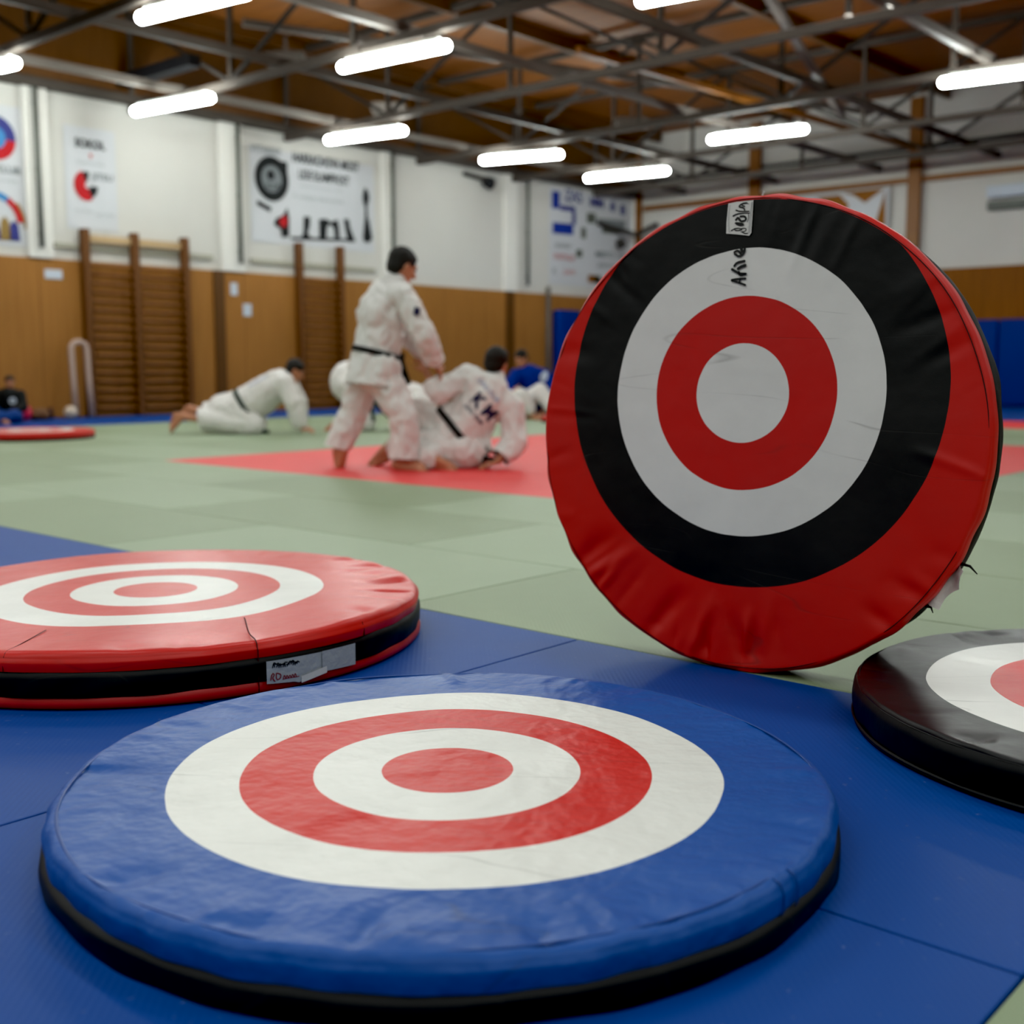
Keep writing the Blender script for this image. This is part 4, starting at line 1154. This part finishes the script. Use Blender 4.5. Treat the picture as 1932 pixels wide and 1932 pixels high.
J = [('c', (.34, 0, .545), (.06, 0, .37), .18, .205), ('c', (.06, 0, .37), (-.10, 0, .27), .205, .215), ('c', (.36, 0, .57), s1, .12, .095), ('c', (.36, 0, .57), s2, .12, .095), ('c', s1, e1, .10, .092), ('c', e1, e1.lerp(w1, .85), .092, .078), ('c', s2, e2, .10, .09), ('c', e2, e2.lerp(w2, .85), .09, .078)]
jk = blob('jacket', J, .016, 'gi', t, 5, wr=.026, wscale=7.5, seed=21, zmin=.01)
T = [('c', (-.15, -.06, .25), k1, .18, .125), ('c', (-.15, .08, .25), k2, .18, .125), ('c', k1, k1.lerp(a1, .75), .13, .12), ('c', k2, k2.lerp(a2, .75), .13, .12), ('e', (-.24, 0, .25), (.26, .21, .20))]
blob('trousers', T, .016, 'gi', t, 4, wr=.024, wscale=7, seed=24, zmin=.006, cuts=[((-.53, 0, .15), (-1, 0, -.1), .5)])
belt(jk, (.0, 0, .26), (.84, 0, .54), 'belt_green', t, w=.05, tails=[[(.14, -.16, .05), (.19, -.20, .03), (.25, -.22, .03)]])
back_print(jk, 'lettering', 'JUDO', (.16, 0, .50), (.86, 0, .5), (-.5, 0, .86), .24, .07, 'pale_print', .01, eye=(-.3, -1, .6))

# -- judoka crouching behind the standing one
t = person(view(-1.66, 13.75), 'person in white crouching far behind the standing judoka, mostly hidden')
P, Hh = [], []
eyes = head(P, Hh, (.78, .05, .30), (.8, .1, -.6), (.55, .1, .8), 1.0)
s1, s2 = V(.58, -.14, .34), V(.58, .2, .34)
P += [('c', (.60, 0, .36), (.72, .02, .33), .06, .056), ('c', (.55, 0, .36), (-.16, 0, .52), .14, .15), ('c', (.55, 0, .36), s1, .08, .06), ('c', (.55, 0, .36), s2, .08, .06)]
e1, w1 = V(.72, -.24, .2), V(.66, -.30, .05); e2, w2 = V(.72, .3, .2), V(.7, .34, .05)
arm(P, s1, e1, w1); arm(P, s2, e2, w2); hand(P, w1, (.8, -.3, -.3), (0, 0, -1), -1, .15); hand(P, w2, (.8, .3, -.3), (0, 0, -1), 1, .15)
h1, h2 = V(-.22, -.1, .52), V(-.22, .1, .52); k1, k2 = V(-.05, -.16, .10), V(-.08, .18, .10); a1, a2 = V(-.40, -.15, .08), V(-.44, .16, .08)
leg(P, h1, k1, a1); leg(P, h2, k2, a2); foot(P, a1, (-.95, 0, -.2), (0, 0, 1)); foot(P, a2, (-.95, 0, -.2), (0, 0, 1))
finish(t, P, Hh, eyes, .009)
J = [('c', (.52, 0, .38), (.1, 0, .46), .17, .18), ('c', (.1, 0, .46), (-.14, 0, .52), .19, .19), ('c', s1, e1, .11, .10), ('c', e1, e1.lerp(w1, .7), .09, .08), ('c', s2, e2, .10, .09), ('c', e2, e2.lerp(w2, .7), .09, .08), ('c', (.5, 0, .38), s1, .13, .1), ('c', (.5, 0, .38), s2, .13, .1)]
jk = blob('jacket', J, .018, 'gi', t, 5, wr=.016, wscale=6, seed=31)
T = [('e', (-.26, 0, .57), (.21, .2, .24)), ('c', h1, k1, .17, .12), ('c', h2, k2, .17, .12), ('c', k1, k1.lerp(a1, .8), .12, .1), ('c', k2, k2.lerp(a2, .8), .12, .1)]
blob('trousers', T, .018, 'gi', t, 4, wr=.014, wscale=6, seed=34, zmin=.006)
belt(jk, (-.02, 0, .48), (1, 0, -.2), 'belt_green', t, w=.05, tails=[[(.0, -.19, .40), (.04, -.22, .25), (.06, -.24, .12)], [(.0, -.17, .38), (.3, -.26, .12), (.52, -.27, .20)]])

# -- blue judoka and partner far back
t = person(view(.262, 17.05), 'person in blue judo suit kneeling far back left of the standing pad')
P, Hh = [], []
eyes = head(P, Hh, (-.13, -.04, .865), (-.55, -.6, -.45), (-.2, -.1, 1), 1.0)
s1, s2 = V(-.20, -.05, .62), V(.22, -.02, .60)
P += [('c', (-.03, .02, .66), (-.10, 0, .78), .06, .056), ('c', (.02, .05, .58), (.14, .12, .22), .14, .15), ('c', (0, .03, .62), s1, .08, .06), ('c', (0, .03, .62), s2, .08, .06)]
e1, w1 = V(-.34, -.18, .40), V(-.16, -.32, .28); e2, w2 = V(.34, -.12, .36), V(.22, -.32, .14)
arm(P, s1, e1, w1); arm(P, s2, e2, w2); hand(P, w1, (.6, -.5, -.3), (0, 0, -1), -1, .5); hand(P, w2, (-.6, -.4, -.4), (0, 0, -1), 1, .5)
h1, h2 = V(.05, .1, .22), V(.24, .1, .22); k1, k2 = V(-.12, -.14, .10), V(.34, -.12, .10); a1, a2 = V(.02, .32, .07), V(.30, .34, .07)
leg(P, h1, k1, a1); leg(P, h2, k2, a2); foot(P, a1, (.1, .95, -.2), (0, 0, 1)); foot(P, a2, (0, .95, -.2), (0, 0, 1))
finish(t, P, Hh, eyes, .010)
J = [('c', (.0, .03, .60), (.12, .1, .28), .18, .2), ('c', (0, .02, .63), s1, .12, .1), ('c', (.02, .02, .63), s2, .13, .105), ('c', s1, e1, .105, .095), ('c', e1, e1.lerp(w1, .8), .095, .08), ('c', s2, e2, .105, .095), ('c', e2, e2.lerp(w2, .8), .095, .08), ('c', (.0, .02, .62), (-.04, .0, .70), .1, .08)]
jk = blob('jacket', J, .02, 'gi_blue', t, 5, wr=.016, wscale=6, seed=41)
T = [('c', h1, k1, .16, .12), ('c', h2, k2, .16, .12), ('c', k1, k1.lerp(a1, .8), .12, .1), ('c', k2, k2.lerp(a2, .8), .12, .1), ('c', h1, h2, .17, .17)]
blob('trousers', T, .02, 'gi_blue', t, 4, wr=.014, wscale=6, seed=44, zmin=.006)
back_print(jk, 'shoulder_patch', 'O', (.20, 0, .60), (.9, 0, -.4), (.4, 0, .9), .10, .16, 'paper', .15)
t = person(view(-.02, 16.60), 'person in white lying on the floor under the blue uniformed judoka')
P, Hh = [], []
eyes = head(P, Hh, (-.62, .22, .16), (-.3, -.2, .9), (-.9, .2, -.1), 1.0)
s1, s2 = V(-.36, .05, .15), V(-.36, .38, .15)
P += [('c', (-.40, .22, .15), (-.54, .22, .15), .06, .056), ('c', (-.36, .22, .14), (.06, .16, .14), .13, .13), ('c', (-.36, .22, .14), s1, .07, .06), ('c', (-.36, .22, .14), s2, .07, .06)]
e1, w1 = V(-.12, -.12, .22), V(.02, -.1, .36); e2, w2 = V(-.2, .42, .3), V(0, .36, .4)
arm(P, s1, e1, w1); arm(P, s2, e2, w2); hand(P, w1, (.4, .2, .6), (.5, .3, 0), 1, .6); hand(P, w2, (.5, 0, .6), (.5, 0, 0), -1, .6)
h1, h2 = V(.10, .08, .15), V(.10, .24, .15); k1, k2 = V(.14, -.24, .34), V(.42, .1, .40); a1, a2 = V(.30, -.22, .09), V(.62, -.02, .09)
leg(P, h1, k1, a1); leg(P, h2, k2, a2); foot(P, a1, (.8, -.5, -.1), (0, 0, 1)); foot(P, a2, (.8, -.5, -.1), (0, 0, 1))
finish(t, P, Hh, eyes, .010)
J = [('c', (-.36, .22, .17), (.06, .16, .17), .165, .165), ('c', s1, e1, .10, .095), ('c', e1, e1.lerp(w1, .8), .095, .08), ('c', s2, e2, .1, .095), ('c', e2, e2.lerp(w2, .8), .09, .08)]
blob('jacket', J, .02, 'gi', t, 5, wr=.014, wscale=6, seed=51, zmin=.006)
T = [('c', h1, k1, .14, .11), ('c', k1, k1.lerp(a1, .75), .11, .09), ('c', h2, k2, .14, .11), ('c', k2, k2.lerp(a2, .75), .11, .09), ('c', h1, h2, .15, .15)]
blob('trousers', T, .02, 'gi', t, 4, wr=.014, wscale=6, seed=54, zmin=.006)

# -- small person sitting by the left wall
t = person(view(-6.74, 15.70), 'small person in black shirt sitting by the wall at the far left edge')
P, Hh = [], []
eyes = head(P, Hh, (.02, 0, .54), (.5, -.85, -.15), (0, 0, 1), .72)
s1, s2 = V(-.12, 0, .37), V(.15, 0, .37)
P += [('c', (.01, 0, .36), (.02, 0, .46), .045, .042), ('c', (.01, 0, .35), (.0, .02, .12), .10, .11), ('c', (0, 0, .36), s1, .06, .05), ('c', (0, 0, .36), s2, .06, .05)]
e1, w1 = V(-.19, -.08, .2), V(-.10, -.22, .17); e2, w2 = V(.21, -.06, .2), V(.14, -.22, .17)
arm(P, s1, e1, w1, .75); arm(P, s2, e2, w2, .75); hand(P, w1, (.3, -.7, -.2), (0, 0, -1), -1, .4, .75); hand(P, w2, (-.3, -.7, -.2), (0, 0, -1), 1, .4, .75)
h1, h2 = V(-.07, -.02, .09), V(.07, -.02, .09); k1, k2 = V(-.22, -.30, .10), V(.20, -.32, .10); a1, a2 = V(.06, -.42, .06), V(-.08, -.46, .06)
leg(P, h1, k1, a1, .8); leg(P, h2, k2, a2, .8); foot(P, a1, (.8, -.3, 0), (0, -.3, 1), .8); foot(P, a2, (-.8, -.3, 0), (0, -.3, 1), .8)
finish(t, P, Hh, eyes, .009)
J = [('c', (.01, 0, .34), (.0, .02, .14), .135, .14), ('c', (0, 0, .36), s1, .085, .07), ('c', (0, 0, .36), s2, .085, .07), ('c', s1, e1, .07, .065), ('c', s2, e2, .07, .065), ('c', e1, e1.lerp(w1, .7), .06, .05), ('c', e2, e2.lerp(w2, .7), .06, .05)]
jk = blob('shirt', J, .016, 'shirt_black', t, 5, wr=.01, seed=61)
back_print(jk, 'shirt_print', 'O', (.09, 0, .29), (1, 0, 0), (0, 0, 1), .08, .09, 'paper', .12)
T = [('c', h1, k1, .10, .085), ('c', k1, k1.lerp(a1, .8), .085, .065), ('c', h2, k2, .10, .085), ('c', k2, k2.lerp(a2, .8), .085, .065), ('c', h1, h2, .11, .11)]
blob('trousers', T, .016, 'trouser_blue', t, 4, wr=.01, seed=64, zmin=.004)
